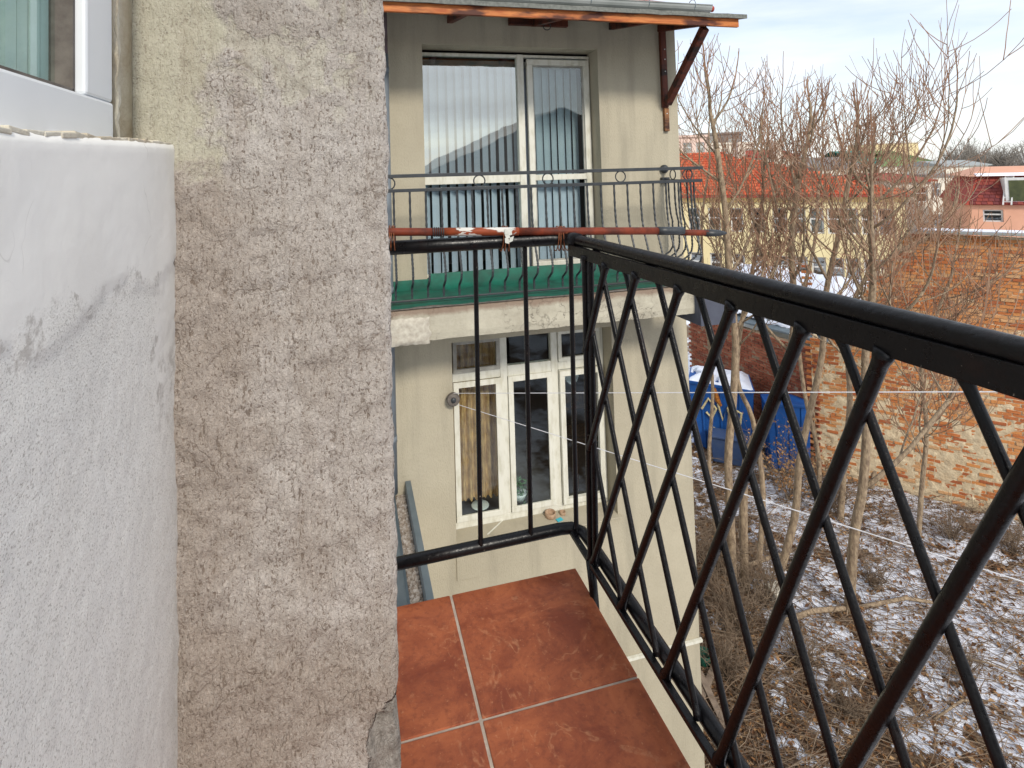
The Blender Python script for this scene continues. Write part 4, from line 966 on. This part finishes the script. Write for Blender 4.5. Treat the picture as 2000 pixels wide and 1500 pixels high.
skip('steel_container', 'smaller dark blue steel container next to the foot of the brick wall', [(10.75, 12.55), (11.75, 12.15), (12.0, 12.75), (11.05, 13.1)], 1.8, M['blue'], 0)
tr = thing('litter_bin', 'low grimy blue bin lying before the graffitied container', 'bin', (9.9, 13.2, GZ))
mb = MB(); mb.hexa([(9.6, 13.35, GZ+.1), (10.3, 12.75, GZ+.1), (10.6, 13.1, GZ+.1), (9.9, 13.7, GZ+.1), (9.52, 13.35, GZ+.8), (10.35, 12.65, GZ+.8), (10.65, 13.1, GZ+.85), (9.85, 13.75, GZ+.85)]); mb.build('body', M['blue_dark'], tr, bevel=.03)
mb = MB(); mb.beam((9.50, 13.33, GZ+.82), (10.37, 12.62, GZ+.82), .06, .05); mb.build('rim', M['blue_dark'], tr, bevel=.008)

# ================================================================ TREES
def grow(rng, trunk, crown, p, d, L_, r, lvl, maxl, st):
    """one shoot that turns upward as it grows, with side shoots"""
    n = 7 if lvl == 0 else (6 if lvl < 3 else 5); step = L_/n; P = [Vector(p)]; R = [r]; D = [d.copy()]
    for i in range(n):
        d = (d + Vector((rng.gauss(0, .065), rng.gauss(0, .065), rng.gauss(0, .03)+st['up'][min(lvl, len(st['up'])-1)])) ).normalized()
        P.append(P[-1]+d*step); D.append(d.copy()); R.append(r*(1-(1-st['taper'])*(i+1)/n))
    tgt = trunk if lvl <= st.get('tl', 1) else crown
    tgt.tube(P, R, 8 if lvl == 0 else (6 if lvl == 1 else (4 if lvl == 2 else 3)), lvl < 2)
    if lvl >= maxl: return
    k = st['kids'][lvl]; t0 = st['t0'][min(lvl, len(st['t0'])-1)]
    for c in range(k):
        t = t0+(1-t0)*(c+rng.random())/k if k > 1 else 1
        i = min(n-1, int(t*n)); f = t*n-i; q = P[i].lerp(P[i+1], f); dd = D[i+1]
        side = dd.orthogonal().normalized(); side = Matrix.Rotation(rng.uniform(0, 6.28), 3, dd) @ side
        sp = rng.uniform(*st['spread']); nd = (dd*math.cos(sp)+side*math.sin(sp)).normalized()
        if nd.z < .05: nd.z = abs(nd.z)*.5+.08; nd.normalize()
        rr = (R[i]*(1-f)+R[i+1]*f)*rng.uniform(.45, .66)
        grow(rng, trunk, crown, q, nd, L_*rng.uniform(*st['len']), max(rr, .0072), lvl+1, maxl, st)
    nd = D[-1]
    grow(rng, trunk, crown, P[-1], nd, L_*rng.uniform(.5, .7), R[-1], lvl+1, maxl, st)
def tree(label, path, r, seed, st, limbs, group='bare trees in the snowy yard', name='bare_tree', maxl=4):
    rng = random.Random(seed); P = [Vector(q) for q in path]; base = P[0]
    P[0] = P[0]-Vector((0, 0, .1))
    t_ = thing(name, label, 'tree', tuple(base), group); trunk, crown = MB(), MB()
    # smooth the given trunk line
    Q = []
    for i in range(len(P)-1):
        for k in range(4):
            f = k/4; a = P[max(i-1, 0)]; b = P[i]; c = P[i+1]; e = P[min(i+2, len(P)-1)]
            Q.append(.5*((2*b)+(c-a)*f+(2*a-5*b+4*c-e)*f*f+(3*b-a-3*c+e)*f**3))
    Q.append(P[-1]); m = len(Q); r *= .84; R = [r*(1.25 if i == 0 else 1)*(1-.42*i/(m-1)) for i in range(m)]
    trunk.tube(Q, R, 9)
    for (t, dx, dy, dz, L_, rf) in limbs:
        i = min(m-2, int(t*(m-1))); q = Q[i].lerp(Q[i+1], t*(m-1)-i); d = Vector((dx, dy, dz)).normalized()
        grow(rng, trunk, crown, q, d, L_, R[i]*rf, 1, maxl, st)
    grow(rng, trunk, crown, Q[-1], (Q[-1]-Q[-2]).normalized(), .95, R[-1], 1, maxl, st)
    trunk.build('trunk', M['bark'], t_, smooth=True); crown.build('crown', M['twig'], t_)
    return t_
ST = dict(up=[.05, .13, .17, .19, .17], kids=[4, 3, 3, 2, 1], t0=[.3, .25, .25], spread=(.6, 1.2), len=(.6, .95), taper=.68, tl=2)
def pix(x, y, dep):   # a point on the sight line at a given distance along the view axis
    return ray(x, y)*dep
def tp(*pts, base=None): return [pix(*q) for q in pts]
def gp(x, y): return aZ(x, y, GZ)
def path(bx, by, rest, drift=0):
    b = gp(bx, by); dep = b.dot(_f); out = [b]
    for i, (x, y) in enumerate(rest): out.append(pix(x, y, dep+drift*(i+1)))
    return out
R_ = random.Random(99)
def rl(n, lo=.25, L0=1.8, dzr=(.4, 1.2), bias=(0, 0)):
    out = []; lo = min(.62, lo+.16)
    for i in range(n):
        a = R_.uniform(0, 6.28); out.append((lo+(1-lo)*(i+.5)/n, math.cos(a)+bias[0], math.sin(a)+bias[1], R_.uniform(*dzr), L0*.78*R_.uniform(.75, 1.2), R_.uniform(.38, .56)))
    return out
tree('pale trunked bare tree standing nearest the brick wall with a limb forking right', path(1657, 1200, [(1668, 1050), (1684, 960), (1692, 850), (1690, 700), (1705, 560), (1700, 430)]), .105, 3, ST,
     [(.34, .8, -.35, .55, 2.3, .6)]+rl(6, .45, 2.0), )
tree('bare tree with a curved tan trunk crossing the small blue container', path(1520, 1120, [(1552, 1010), (1562, 900), (1583, 800), (1606, 690), (1612, 580), (1640, 450), (1660, 340)]), .09, 11, ST, rl(7, .45, 1.9, bias=(.3, -.2)))
tree('bare tree leaning right with its fork in front of the graffitied container', path(1455, 1150, [(1452, 1020), (1458, 900), (1500, 800), (1540, 700), (1552, 600), (1545, 480), (1560, 350)]), .10, 23, ST, rl(7, .4, 1.8))
tree('upright bare tree closest to the corner of the stucco building', path(1432, 1190, [(1428, 1040), (1422, 900), (1432, 780), (1436, 660), (1425, 540), (1415, 400), (1400, 290)]), .095, 31, ST, rl(7, .4, 1.6, bias=(.2, .3)))
tree('bare tree whose trunk rises just left of the graffitied container', path(1480, 1110, [(1490, 960), (1470, 820), (1440, 740), (1450, 620), (1475, 500), (1490, 380)], .15), .07, 41, ST, rl(7, .4, 1.6))
tree('wide bare tree sweeping right across the broken wall top', path(1640, 1020, [(1650, 900), (1660, 780), (1655, 660), (1680, 560), (1745, 500), (1815, 460)], .1), .08, 57, ST, rl(11, .2, 1.15, (.25, .8), (.7, -.6)))
tree('thin bare tree in the middle of the thicket before the yellow building', path(1590, 1010, [(1600, 900), (1570, 760), (1560, 620), (1590, 480), (1600, 360)], .2), .065, 63, ST, rl(7, .4, 1.7))
tree('bare tree with long arching twigs in front of the brick wall', path(1790, 1090, [(1800, 960), (1810, 840), (1800, 720), (1825, 630), (1850, 560)], .1), .06, 71, ST, rl(13, .1, 1.3, (.1, .6), (.5, -.4)), maxl=4)
tree('slender bare tree behind the corner of the stucco building', path(1400, 1050, [(1385, 900), (1392, 760), (1380, 620), (1370, 450), (1385, 330)], .3), .055, 83, ST, rl(7, .35, 1.5, bias=(.3, .3)))
tree('bare tree behind the thicket near the pale gabled house', path(1700, 960, [(1720, 850), (1740, 720), (1735, 600), (1750, 490), (1745, 410)], .3), .06, 97, ST, rl(7, .35, 1.5, bias=(.1, .1)))

# shrubs with dry leaves, thicket of stems
def shrub(name, label, c, n, h, spread, seed, leaves=0, mat=None, group=None):
    rng = random.Random(seed); r_ = thing(name, label, 'shrub', tuple(c), group); mb = MB(); lf = MB()
    for k in range(n):
        a = rng.uniform(0, 6.28); d = Vector((math.cos(a)*spread*rng.random(), math.sin(a)*spread*rng.random(), 1)).normalized()
        p = Vector(c)+Vector((rng.gauss(0, .15*h*.4), rng.gauss(0, .15*h*.4), 0)); L_ = h*rng.uniform(.5, 1.1); P = [p]; 
        for i in range(6): d = (d+Vector((rng.gauss(0, .12), rng.gauss(0, .12), -.05*i*rng.random()))).normalized(); P.append(P[-1]+d*L_/6)
        mb.tube(P, [.007, .007, .006, .005, .004, .003, .002], 4, False)
        for i in range(2, 7):
            for q in range(2):
                d2 = Vector((rng.uniform(-1, 1), rng.uniform(-1, 1), rng.uniform(-.1, .9))).normalized(); e = P[i]+d2*L_*rng.uniform(.1, .28); mb.tube([P[i], P[i].lerp(e, .5)+Vector((0, 0, .02)), e], [.003, .0025, .0015], 3, False)
                for u in range(leaves):
                    c2 = P[i].lerp(e, rng.random())+Vector((rng.gauss(0, .03), rng.gauss(0, .03), rng.gauss(0, .03))); s_ = rng.uniform(.02, .045); v1 = Vector((rng.uniform(-1, 1), rng.uniform(-1, 1), rng.uniform(-1, 1))).normalized()*s_; v2 = v1.orthogonal().normalized()*s_*.6
                    lf.tone = rng.uniform(.35, 1); lf.quad(c2-v1, c2+v2, c2+v1, c2-v2)
    mb.build('stems', mat or M['twig_grey'], r_)
    if leaves: lf.build('leaves', M['leaf_dry'], r_, tone=True)
shrub('shrub', 'shrub still holding pale brown leaves in front of the blue containers', gp(1540, 985), 26, 1.9, .7, 5, 3)
shrub('shrub', 'leafy brown shrub between the small container and the brick wall', gp(1620, 960), 18, 1.2, .7, 6, 3)
for i, (x, y, n, h, sp, lb) in enumerate([(1860, 1060, 46, .9, 1.2, 'bushy dry weeds against the foot of the brick wall'), (1980, 1080, 40, 1.0, 1.2, 'dry bush at the right end of the brick wall foot'), (1630, 1000, 36, 1.2, .9, 'brown brush under the snowy shed eave near the wall corner'),
        (1420, 1330, 50, .9, .8, 'low tangled brush by the lower corner of the stucco building'), (1560, 1300, 40, .7, 1.4, 'flattened brush left of the long fallen branch'), (1440, 1240, 60, 1.5, .8, 'dense grey thicket at the foot of the stucco building corner'), (1500, 1180, 44, 1.3, .9, 'grey thicket between the two nearest tree trunks'), (1400, 1120, 40, 1.4, .7, 'brush growing close behind the stucco building corner'), (1700, 1150, 34, .8, 1.3, 'low brush right of the nearest pale trunk'), (1880, 1330, 34, .7, 1.4, 'low dry brush in the lower right of the yard'), (1650, 1400, 34, .6, 1.5, 'flattened dry weeds in the snow at the bottom of the yard')]):
    shrub('dry_bush', lb, gp(x, y), n, h, sp, 100+i, 0, M['twig_grey'], 'dry bushes in the yard')
# fallen trunk and planks, stump, green bucket
def log(label, pts_, r, cat='branch', name='fallen_branch', group='fallen branches in the yard'):
    P = [gp(*q)+Vector((0, 0, .08+.12*(i % 2))) for i, q in enumerate(pts_)]; o = MB(); k = len(P); o.tube(P, [r*(1-.6*i/k) for i in range(k)], 8); o = o.build(name, M['bark'], smooth=True); tag(o, label, cat, group)
log('long fallen branch arching over the leaf bank below the nearest trunk', [(1500, 1235), (1590, 1215), (1680, 1195), (1770, 1190), (1850, 1190)], .05)
log('dead branch lying between the trunks beside the building', [(1440, 1120), (1500, 1110), (1560, 1080), (1620, 1030)], .045)
log('thin curved dead branch in the snow at the right', [(1860, 1290), (1930, 1320), (1995, 1330)], .02)
log('thin dead branch low down among the leaves in the snow', [(1820, 1420), (1880, 1395), (1940, 1380)], .018)
for (x, y, dx, dy, lb) in ((1385, 1345, .35, .25, 'short weathered plank near the stucco building corner'), (1400, 1400, .1, .55, 'long weathered plank below the short plank by the building corner')):
    p = gp(x, y); mb = MB(); mb.beam(p+Vector((-dx, -dy, .1)), p+Vector((dx, dy, .16)), .10, .03); tag(mb.build('plank', M['plank_wood'], bevel=.004), lb, 'plank', 'weathered planks')
p = gp(1376, 1305); mb = MB(); mb.lathe(p+Vector((0, 0, .03)), [(0, 0), (.09, 0), (.12, .22), (.11, .22), (.08, .02), (0, .02)], 16); tag(mb.build('bucket', M['green_mat'], smooth=True), 'small green plastic bucket behind the foot of the stucco building', 'bucket')
p = gp(1520, 1180); mb = MB(); mb.box(p.x-.18, p.x+.18, p.y-.14, p.y+.14, GZ-.05, GZ+.32); tag(mb.build('concrete_block', M['cream'], bevel=.02), 'pale concrete block half hidden behind branches', 'block')

# ================================================================ FAR BUILDINGS
def V2(p): return Vector((p.x, p.y, 0))
def far_house(name, label, A, B, depth, zb, ze, zr, wall, roofm, rooftype='gable', windows=None, ridge=None, over=.4, tiles=False, trim=None, cat='building'):
    A = Vector((A.x, A.y, 0)); B = Vector((B.x, B.y, 0)); d = (B-A); Ln = d.length; d.normalize(); n = Vector((d.y, -d.x, 0))
    if n.dot(-A) < 0: n = -n
    r_ = thing(name, label, cat, (A.x, A.y, zb)); Z = Vector((0, 0, 1))
    def W(s, o, z): return A+d*s+n*o+Z*z
    holes = windows or []; mb = MB()
    ss = sorted({0, Ln, *[h[0] for h in holes], *[h[1] for h in holes]}); zs = sorted({zb, ze, *[h[2] for h in holes], *[h[3] for h in holes]})
    for i in range(len(ss)-1):
        for j in range(len(zs)-1):
            cs, cz = (ss[i]+ss[i+1])/2, (zs[j]+zs[j+1])/2
            if any(h[0] < cs < h[1] and h[2] < cz < h[3] for h in holes): continue
            mb.quad(W(ss[i], 0, zs[j]), W(ss[i+1], 0, zs[j]), W(ss[i+1], 0, zs[j+1]), W(ss[i], 0, zs[j+1]))
    for a, b, c, e in holes:
        for (p1, p2) in (((a, c), (b, c)), ((b, c), (b, e)), ((b, e), (a, e)), ((a, e), (a, c))): mb.quad(W(p1[0], 0, p1[1]), W(p2[0], 0, p2[1]), W(p2[0], -.2, p2[1]), W(p1[0], -.2, p1[1]))
    mb.quad(W(Ln, 0, zb), W(Ln, -depth, zb), W(Ln, -depth, ze), W(Ln, 0, ze)); mb.quad(W(0, -depth, zb), W(0, 0, zb), W(0, 0, ze), W(0, -depth, ze)); mb.quad(W(Ln, -depth, zb), W(0, -depth, zb), W(0, -depth, ze), W(Ln, -depth, ze)); mb.quad(W(0, 0, ze), W(Ln, 0, ze), W(Ln, -depth, ze), W(0, -depth, ze))
    if rooftype == 'gable': 
        for s in (0, Ln): q = len(mb.v); mb.v += [tuple(W(s, 0, ze)), tuple(W(s, -depth, ze)), tuple(W(s, -depth/2, zr))]; mb.face(q, q+1, q+2)
    mb.build('wall', wall, r_)
    for a, b, c, e in holes:
        m_ = MB(); w = .09
        def bb(s0, s1, z0, z1, o0=-.12, o1=-.17): m_.hexa([W(s0, o0, z0), W(s1, o0, z0), W(s1, o1, z0), W(s0, o1, z0), W(s0, o0, z1), W(s1, o0, z1), W(s1, o1, z1), W(s0, o1, z1)])
        bb(a, b, c, c+w); bb(a, b, e-w, e); bb(a, a+w, c+w, e-w); bb(b-w, b, c+w, e-w); zz = c+(e-c)*.55; bb(a+w, b-w, zz, zz+w)
        f_ = m_.build('window', M['far_frame'], r_); m_ = MB(); m_.quad(W(a, -.16, c), W(b, -.16, c), W(b, -.16, e), W(a, -.16, e)); m_.build('pane', M['farglass'], f_)
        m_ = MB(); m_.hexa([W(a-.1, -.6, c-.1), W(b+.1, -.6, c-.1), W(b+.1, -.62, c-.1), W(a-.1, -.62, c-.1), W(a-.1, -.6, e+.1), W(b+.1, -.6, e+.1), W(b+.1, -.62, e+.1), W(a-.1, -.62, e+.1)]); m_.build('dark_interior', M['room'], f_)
    if trim:
        m_ = MB(); m_.hexa([W(-.1, .12, ze-.45), W(Ln+.1, .12, ze-.45), W(Ln+.1, .003, ze-.45), W(-.1, .003, ze-.45), W(-.1, .2, ze-.02), W(Ln+.1, .2, ze-.02), W(Ln+.1, .003, ze-.02), W(-.1, .003, ze-.02)]); m_.build('cornice', trim, r_)
    rf_ = MB(); hd = depth/2
    if rooftype in ('gable', 'hip'):
        k = hd if rooftype == 'hip' else 0
        r0, r1 = (k if ridge is None else ridge[0]), (Ln-k if ridge is None else ridge[1])
        e0, e1 = -over, Ln+over
        if rooftype == 'gable': r0, r1 = e0, e1
        F0, F1, K0, K1 = W(e0, over, ze), W(e1, over, ze), W(e0, -depth-over, ze), W(e1, -depth-over, ze); T0, T1 = W(r0, -hd, zr), W(r1, -hd, zr)
        rf_.quad(F0, F1, T1, T0); rf_.quad(K1, K0, T0, T1)
        for a, b, c in ((F1, K1, T1), (K0, F0, T0)): q = len(rf_.v); rf_.v += [tuple(a), tuple(b), tuple(c)]; rf_.face(q, q+1, q+2)
        rf_.quad(F0-Z*.15, F1-Z*.15, F1, F0)
        ro = rf_.build('roof', roofm if not tiles else M['redroof'], r_)
        if tiles:
            tm = MB(); slope = (T0-F0); slope = Vector((0, 0, zr-ze))-n*(hd+over); SL = slope.length; nrow = int(SL/.33); up_ = slope.cross(d).normalized(); up_ = up_ if up_.z > 0 else -up_
            for r in range(nrow):
                t = r/nrow; a0 = e0+(r0-e0)*t; a1 = e1+(r1-e1)*t; s = a0
                while s < a1:
                    w_ = min(.24, a1-s); tm.tone = rnd.random(); j = rnd.uniform(-.01, .015)
                    b0 = W(s, over, ze)+slope*t; b1 = b0+d*(w_-.02); u = slope.normalized()*.345
                    tm.quad(b0+up_*(.07+j), b1+up_*(.05+j), b1+u+up_*.02, b0+u+up_*.03); tm.quad(b0+up_*.01, b1+up_*.01, b1+up_*(.05+j), b0+up_*(.07+j)); s += .24
            o = tm.build('roof_tiles', roofm, ro, tone=True); o['kind'] = 'stuff'
    return r_, W, Ln
YA = aZ(1318, 382, -1.8); YB_ = aZ(1768, 379, -1.8)
Lny = (V2(YB_)-V2(YA)).length; dY = (V2(YB_)-V2(YA)).normalized()
nY = Vector((dY.y, -dY.x, 0)); nY = nY if nY.dot(-V2(YA)) > 0 else -nY
def s_of(x, y, A, d, n):
    w = ray(x, y); t = n.dot(V2(A))/n.dot(Vector((w.x, w.y, 0))); P = w*t; return (Vector((P.x, P.y, 0))-V2(A)).dot(d), P.z
wins = []
for px in (1356, 1395, 1439, 1480, 1523, 1560, 1595, 1630, 1662, 1697, 1730):
    s, z = s_of(px, 425, YA, dY, nY)
    wins.append((s-.38, s+.38, -4.25, -2.65)); wins.append((s-.38, s+.38, -7.2, -5.7))
yb, Wy, Ly = far_house('yellow_building', 'long pale yellow building with a red tiled roof behind the trees', YA, YB_, 9, GZ, -1.8, 1.25, M['yellow'], M['redtile'], 'hip', sorted(wins), tiles=True, trim=M['yellow_trim'], ridge=(-3, Lny-10.5))
m_ = MB()
for px in (1440, 1520): 
    s, z = s_of(px, 380, YA, dY, nY); c = Wy(s, -3.9, 1.3); m_ = MB(); m_.box(c.x-.3, c.x+.3, c.y-.3, c.y+.3, .6, 1.9); m_.build('chimney', M['cream'], yb)
def blk(name, label, pts_, D, ztoppx, wall, roofm, depth=8, rt='flat', zr=None, wn=0, over=.3, cat='building', rows=1):
    (xa, xb) = pts_; A = ray(xa, 400)*D; B = ray(xb, 400)*D; zt_ = (ray((xa+xb)/2, ztoppx)*D).z
    Ln = (V2(B)-V2(A)).length; w_ = []
    for i in range(wn):
        for r in range(rows): c = Ln*(i+.5)/wn; w_.append((c-.5, c+.5, zt_-1.9-3*r, zt_-.6-3*r))
    r_, W_, L_ = far_house(name, label, A, B, depth, GZ, zt_, (zr if zr is None else (ray((xa+xb)/2, zr)*D).z), wall, roofm, 'gable' if rt == 'gable' else ('hip' if rt == 'hip' else 'flat'), w_, over=over, cat=cat)
    if rt == 'flat':
        m_ = MB(); m_.hexa([W_(-.2, .2, zt_+.002), W_(L_+.2, .2, zt_+.002), W_(L_+.2, -depth, zt_+.002), W_(-.2, -depth, zt_+.002), W_(-.2, .2, zt_+.25), W_(L_+.2, .2, zt_+.25), W_(L_+.2, -depth, zt_+.25), W_(-.2, -depth, zt_+.25)]); m_.build('roof', roofm, r_)
    return r_, W_, L_, zt_
blk('apartment_block', 'salmon apartment block just above the left end of the red roof', (1310, 1385), 62, 268, M['salmon_pale'], M['salmon_pale'], wn=3)
blk('apartment_block', 'cream apartment block with a dark attic above the red roof', (1362, 1478), 70, 282, M['cream'], M['cream'], wn=5)
blk('attic_storey', 'brown attic storey on the cream block', (1378, 1455), 72, 262, M['grey_roof'], M['grey_roof'], wn=2)
blk('house', 'low house with a dull red roof right of the cream block', (1478, 1560), 66, 305, M['cream'], M['redroof'], rt='gable', zr=290)
blk('domed_hall', 'long olive green roofed hall on the skyline', (1720, 1850), 95, 322, M['cream'], M['olive_roof'], depth=18, rt='hip', zr=290)
blk('hall', 'teal green mansard block left of the olive hall on the skyline', (1665, 1725), 88, 318, M['cream'], M['teal'], depth=10, rt='hip', zr=292, wn=3)
blk('tower_block', 'pale ochre tower rising behind the olive hall', (1716, 1800), 130, 280, M['yellow'], M['cream'], depth=10)
blk('house', 'long dark grey roofed row left of the teal block', (1570, 1680), 78, 322, M['cream'], M['grey_roof'], rt='gable', zr=306)
blk('house', 'white gabled house between the yellow building and the pink house', (1742, 1822), 46, 352, M['cream'], M['redroof'], depth=10, rt='gable', zr=338, wn=2, rows=2)
blk('house', 'pale house with a flat grey roof left of the pink house', (1812, 1882), 52, 345, M['cream'], M['grey_roof'], wn=2, rows=2)
blk('house', 'pale distant house under the skyline trees', (1850, 1935), 75, 322, M['cream'], M['gutter'], rt='gable', zr=312)
blk('apartment_block', 'cream block peeping out behind the broken wall top', (1600, 1700), 58, 330, M['cream'], M['grey_roof'], wn=4)
# pink house with mansard
DP = 36
pa, pb = ray(1893, 400)*DP, ray(2130, 404)*(DP-3); zt_ = (ray(1900, 400)*DP).z
Lp = (V2(pb)-V2(pa)).length; dP = (V2(pb)-V2(pa)).normalized(); nP = Vector((dP.y, -dP.x, 0)); nP = nP if nP.dot(-V2(pa)) > 0 else -nP
sw, zw = s_of(1940, 420, pa, dP, nP)
pk, Wp, Lp = far_house('pink_house', 'salmon pink house with a maroon mansard roof above the brick wall', pa, pb, 10, GZ, zt_, zt_, M['pinkish'], M['maroon'], 'flat', [(sw-.5, sw+.5, zw-.45, zw+.35)])
zm = (ray(1905, 345)*DP).z
m_ = MB(); rr_ = MB()
F0, F1, T0, T1 = Wp(-.2, .25, zt_+.01), Wp(Lp+.2, .25, zt_+.01), Wp(.7, -1.3, zm), Wp(Lp-.7, -1.3, zm)
rr_.quad(F0, F1, T1, T0); K0, K1, L0_, L1_ = Wp(-.2, -10.2, zt_+.01), Wp(Lp+.2, -10.2, zt_+.01), Wp(.7, -8.7, zm), Wp(Lp-.7, -8.7, zm); rr_.quad(K1, K0, L0_, L1_); rr_.quad(K0, F0, T0, L0_); rr_.quad(F1, K1, L1_, T1); ro = rr_.build('mansard_roof', M['redroof'], pk)
tm = MB(); sl = T0-F0; SLn = Vector((0, 0, zm-zt_))-nP*1.55; upv = SLn.cross(dP).normalized(); upv = upv if upv.z > 0 else -upv
for r in range(9):
    t = r/9; s = .9*t
    while s < Lp-.9*t:
        tm.tone = rnd.random()*(.9 if r < 6 else .4)+(0 if r < 6 else .6); b0 = Wp(s, .25, zt_+.02)+SLn*t; b1 = b0+dP*.27; u = SLn/9*1.05
        tm.quad(b0+upv*.06, b1+upv*.05, b1+u+upv*.02, b0+u+upv*.02); s += .29
o = tm.build('shingles', M['maroon'], ro, tone=True); o['kind'] = 'stuff'
m_ = MB(); m_.hexa([Wp(.2, -.9, zm), Wp(Lp-.2, -.9, zm), Wp(Lp-.2, -9, zm), Wp(.2, -9, zm), Wp(1.5, -3.5, zm+.6), Wp(Lp-1.5, -3.5, zm+.6), Wp(Lp-1.5, -6.5, zm+.6), Wp(1.5, -6.5, zm+.6)]); m_.build('top_roof', M['pinkish'], pk)
m_ = MB(); m_.hexa([Wp(.6, -.95, zm+.01), Wp(Lp, -.95, zm+.01), Wp(Lp, -1.6, zm+.01), Wp(.6, -1.6, zm+.01), Wp(.6, -1.1, zm+.2), Wp(Lp, -1.1, zm+.2), Wp(Lp, -1.5, zm+.2), Wp(.6, -1.5, zm+.2)]); m_.build('ridge_snow', M['snow'], pk)
# dormer
sd_, zd = s_of(2000, 375, pa, dP, nP); m_ = MB()
def pbx(mb, s0, s1, o0, o1, z0, z1): mb.hexa([Wp(s0, o0, z0), Wp(s1, o0, z0), Wp(s1, o1, z0), Wp(s0, o1, z0), Wp(s0, o0, z1), Wp(s1, o0, z1), Wp(s1, o1, z1), Wp(s0, o1, z1)])
pbx(m_, sd_-.9, sd_+1.4, .1, -1.6, zt_+.1, zt_+1.75); dm = m_.build('dormer', M['far_frame'], pk); m_ = MB(); pbx(m_, sd_-.72, sd_+1.2, .13, .105, zt_+.28, zt_+1.6); m_.build('pane', M['dormer_glass'], dm)
# ladder leaning on the mansard: rails and rungs
ld = thing('ladder', 'aluminium ladder lying on the mansard roof of the pink house', 'ladder', tuple(Wp(1.5, .4, zt_)))
def onroof(s, t, o): return Wp(s, .25, zt_+.02)+SLn*t+upv*o
s1_, _z = s_of(1955, 395, pa, dP, nP); s2_, _z = s_of(1967, 395, pa, dP, nP)
for s_ in (s1_, s2_+.1): m_ = MB(); m_.beam(onroof(s_, -.05, .18), onroof(s_+.55, 1.0, .18), .07, .07); m_.build('rail', M['far_frame'], ld)
for k in range(7): t = .05+k*.14; m_ = MB(); m_.beam(onroof(s1_+.55*t, t, .18), onroof(s2_+.1+.55*t, t, .18), .04, .04); m_.build('rung', M['far_frame'], ld)
# white tarpaulins over heaps behind the wall
for (x, y, D, w_, lb) in ((1640, 585, 17.5, .9, 'white tarpaulin over a heap behind the thicket'), (1755, 605, 16.5, .6, 'smaller white tarpaulin right of the thicket trunks'), (1500, 600, 19, .7, 'white covered heap behind the shed roof')):
    c = ray(x, y)*D; mb = MB(); n = 14
    for i in range(n+1):
        for j in range(n+1):
            u, v = (i/n-.5)*2, (j/n-.5)*2; h = max(0, 1-max(abs(u), abs(v))**2.2)*w_*.9; mb.v.append((c.x+u*w_, c.y+v*w_, c.z-w_*.5+h+.12*nz3(u, v, w_*9, 2.2, 3)-(1.2 if max(abs(u), abs(v)) > .99 else 0)))
    for i in range(n):
        for j in range(n): a = i*(n+1)+j; mb.face(a, a+n+1, a+n+2, a+1)
    tag(mb.build('tarpaulin', M['tarp'], smooth=True), lb, 'tarpaulin', 'white tarpaulins')
p = aZ(1683, 671, -4.75); mb = MB()
for k in range(4): mb.obox(p+Vector((.1*k, -.06*k, .05+.03*(k % 2))), (.07, -.05, .02), (.02, .05, 0), (0, 0, .02))
tag(mb.build('red_rag', M['red_cloth'], bevel=.005), 'small red rag on the end of the snowy shed roof', 'rag')
# trees on the skyline
rng = random.Random(5)
mb = MB()
for k in range(46):
    x = rng.choice([rng.uniform(1850, 2120), rng.uniform(1870, 2120), rng.uniform(1300, 1900)]); D = rng.uniform(85, 120); b = ray(x, 340)*D; H = 5.8*rng.uniform(.7, 1.15) if x > 1850 else 3.2
    b.z = (ray(x, 335)*D).z-1
    for q in range(34):
        a = rng.uniform(0, 6.28); e = b+Vector((math.cos(a)*rng.uniform(.3, 2.6), math.sin(a)*rng.uniform(.3, 2.6), H*rng.uniform(.45, 1))); m0 = b.lerp(e, .5)+Vector((0, 0, .5)); mb.tube([b-Vector((0, 0, 6)) if q == 0 else b, m0, e], [.09, .05, .02], 3, False)
        for u in range(4):
            d2 = Vector((rng.uniform(-1, 1), rng.uniform(-1, 1), rng.uniform(.1, 1)))*.9; s_ = m0.lerp(e, rng.random()); mb.tube([s_, s_+d2], [.03, .014], 3, False)
tag(mb.build('far_wood', M['bank_twig']), 'line of bare trees along the distant skyline', 'trees', kind='stuff')
# houses behind the camera, seen mirrored in the opposite windows
far_house('gabled_house', 'gabled house across the yard mirrored in the upper window', Vector((4.4, -34, 0)), Vector((4.4, -21, 0)), 16.6, GZ, .1, 4.0, M['dark_house'], M['grey_roof'], 'gable', [(2, 3, -3, -1.4), (6, 7, -3, -1.4)])
far_house('long_house', 'longer lower house mirrored in the left part of the upper window', Vector((-6.0, -26, 0)), Vector((4.0, -25, 0)), 9, GZ, -1.2, 1.0, M['dark_house'], M['grey_roof'], 'gable', [(2, 3, -4, -2.4), (6, 7, -4, -2.4)])
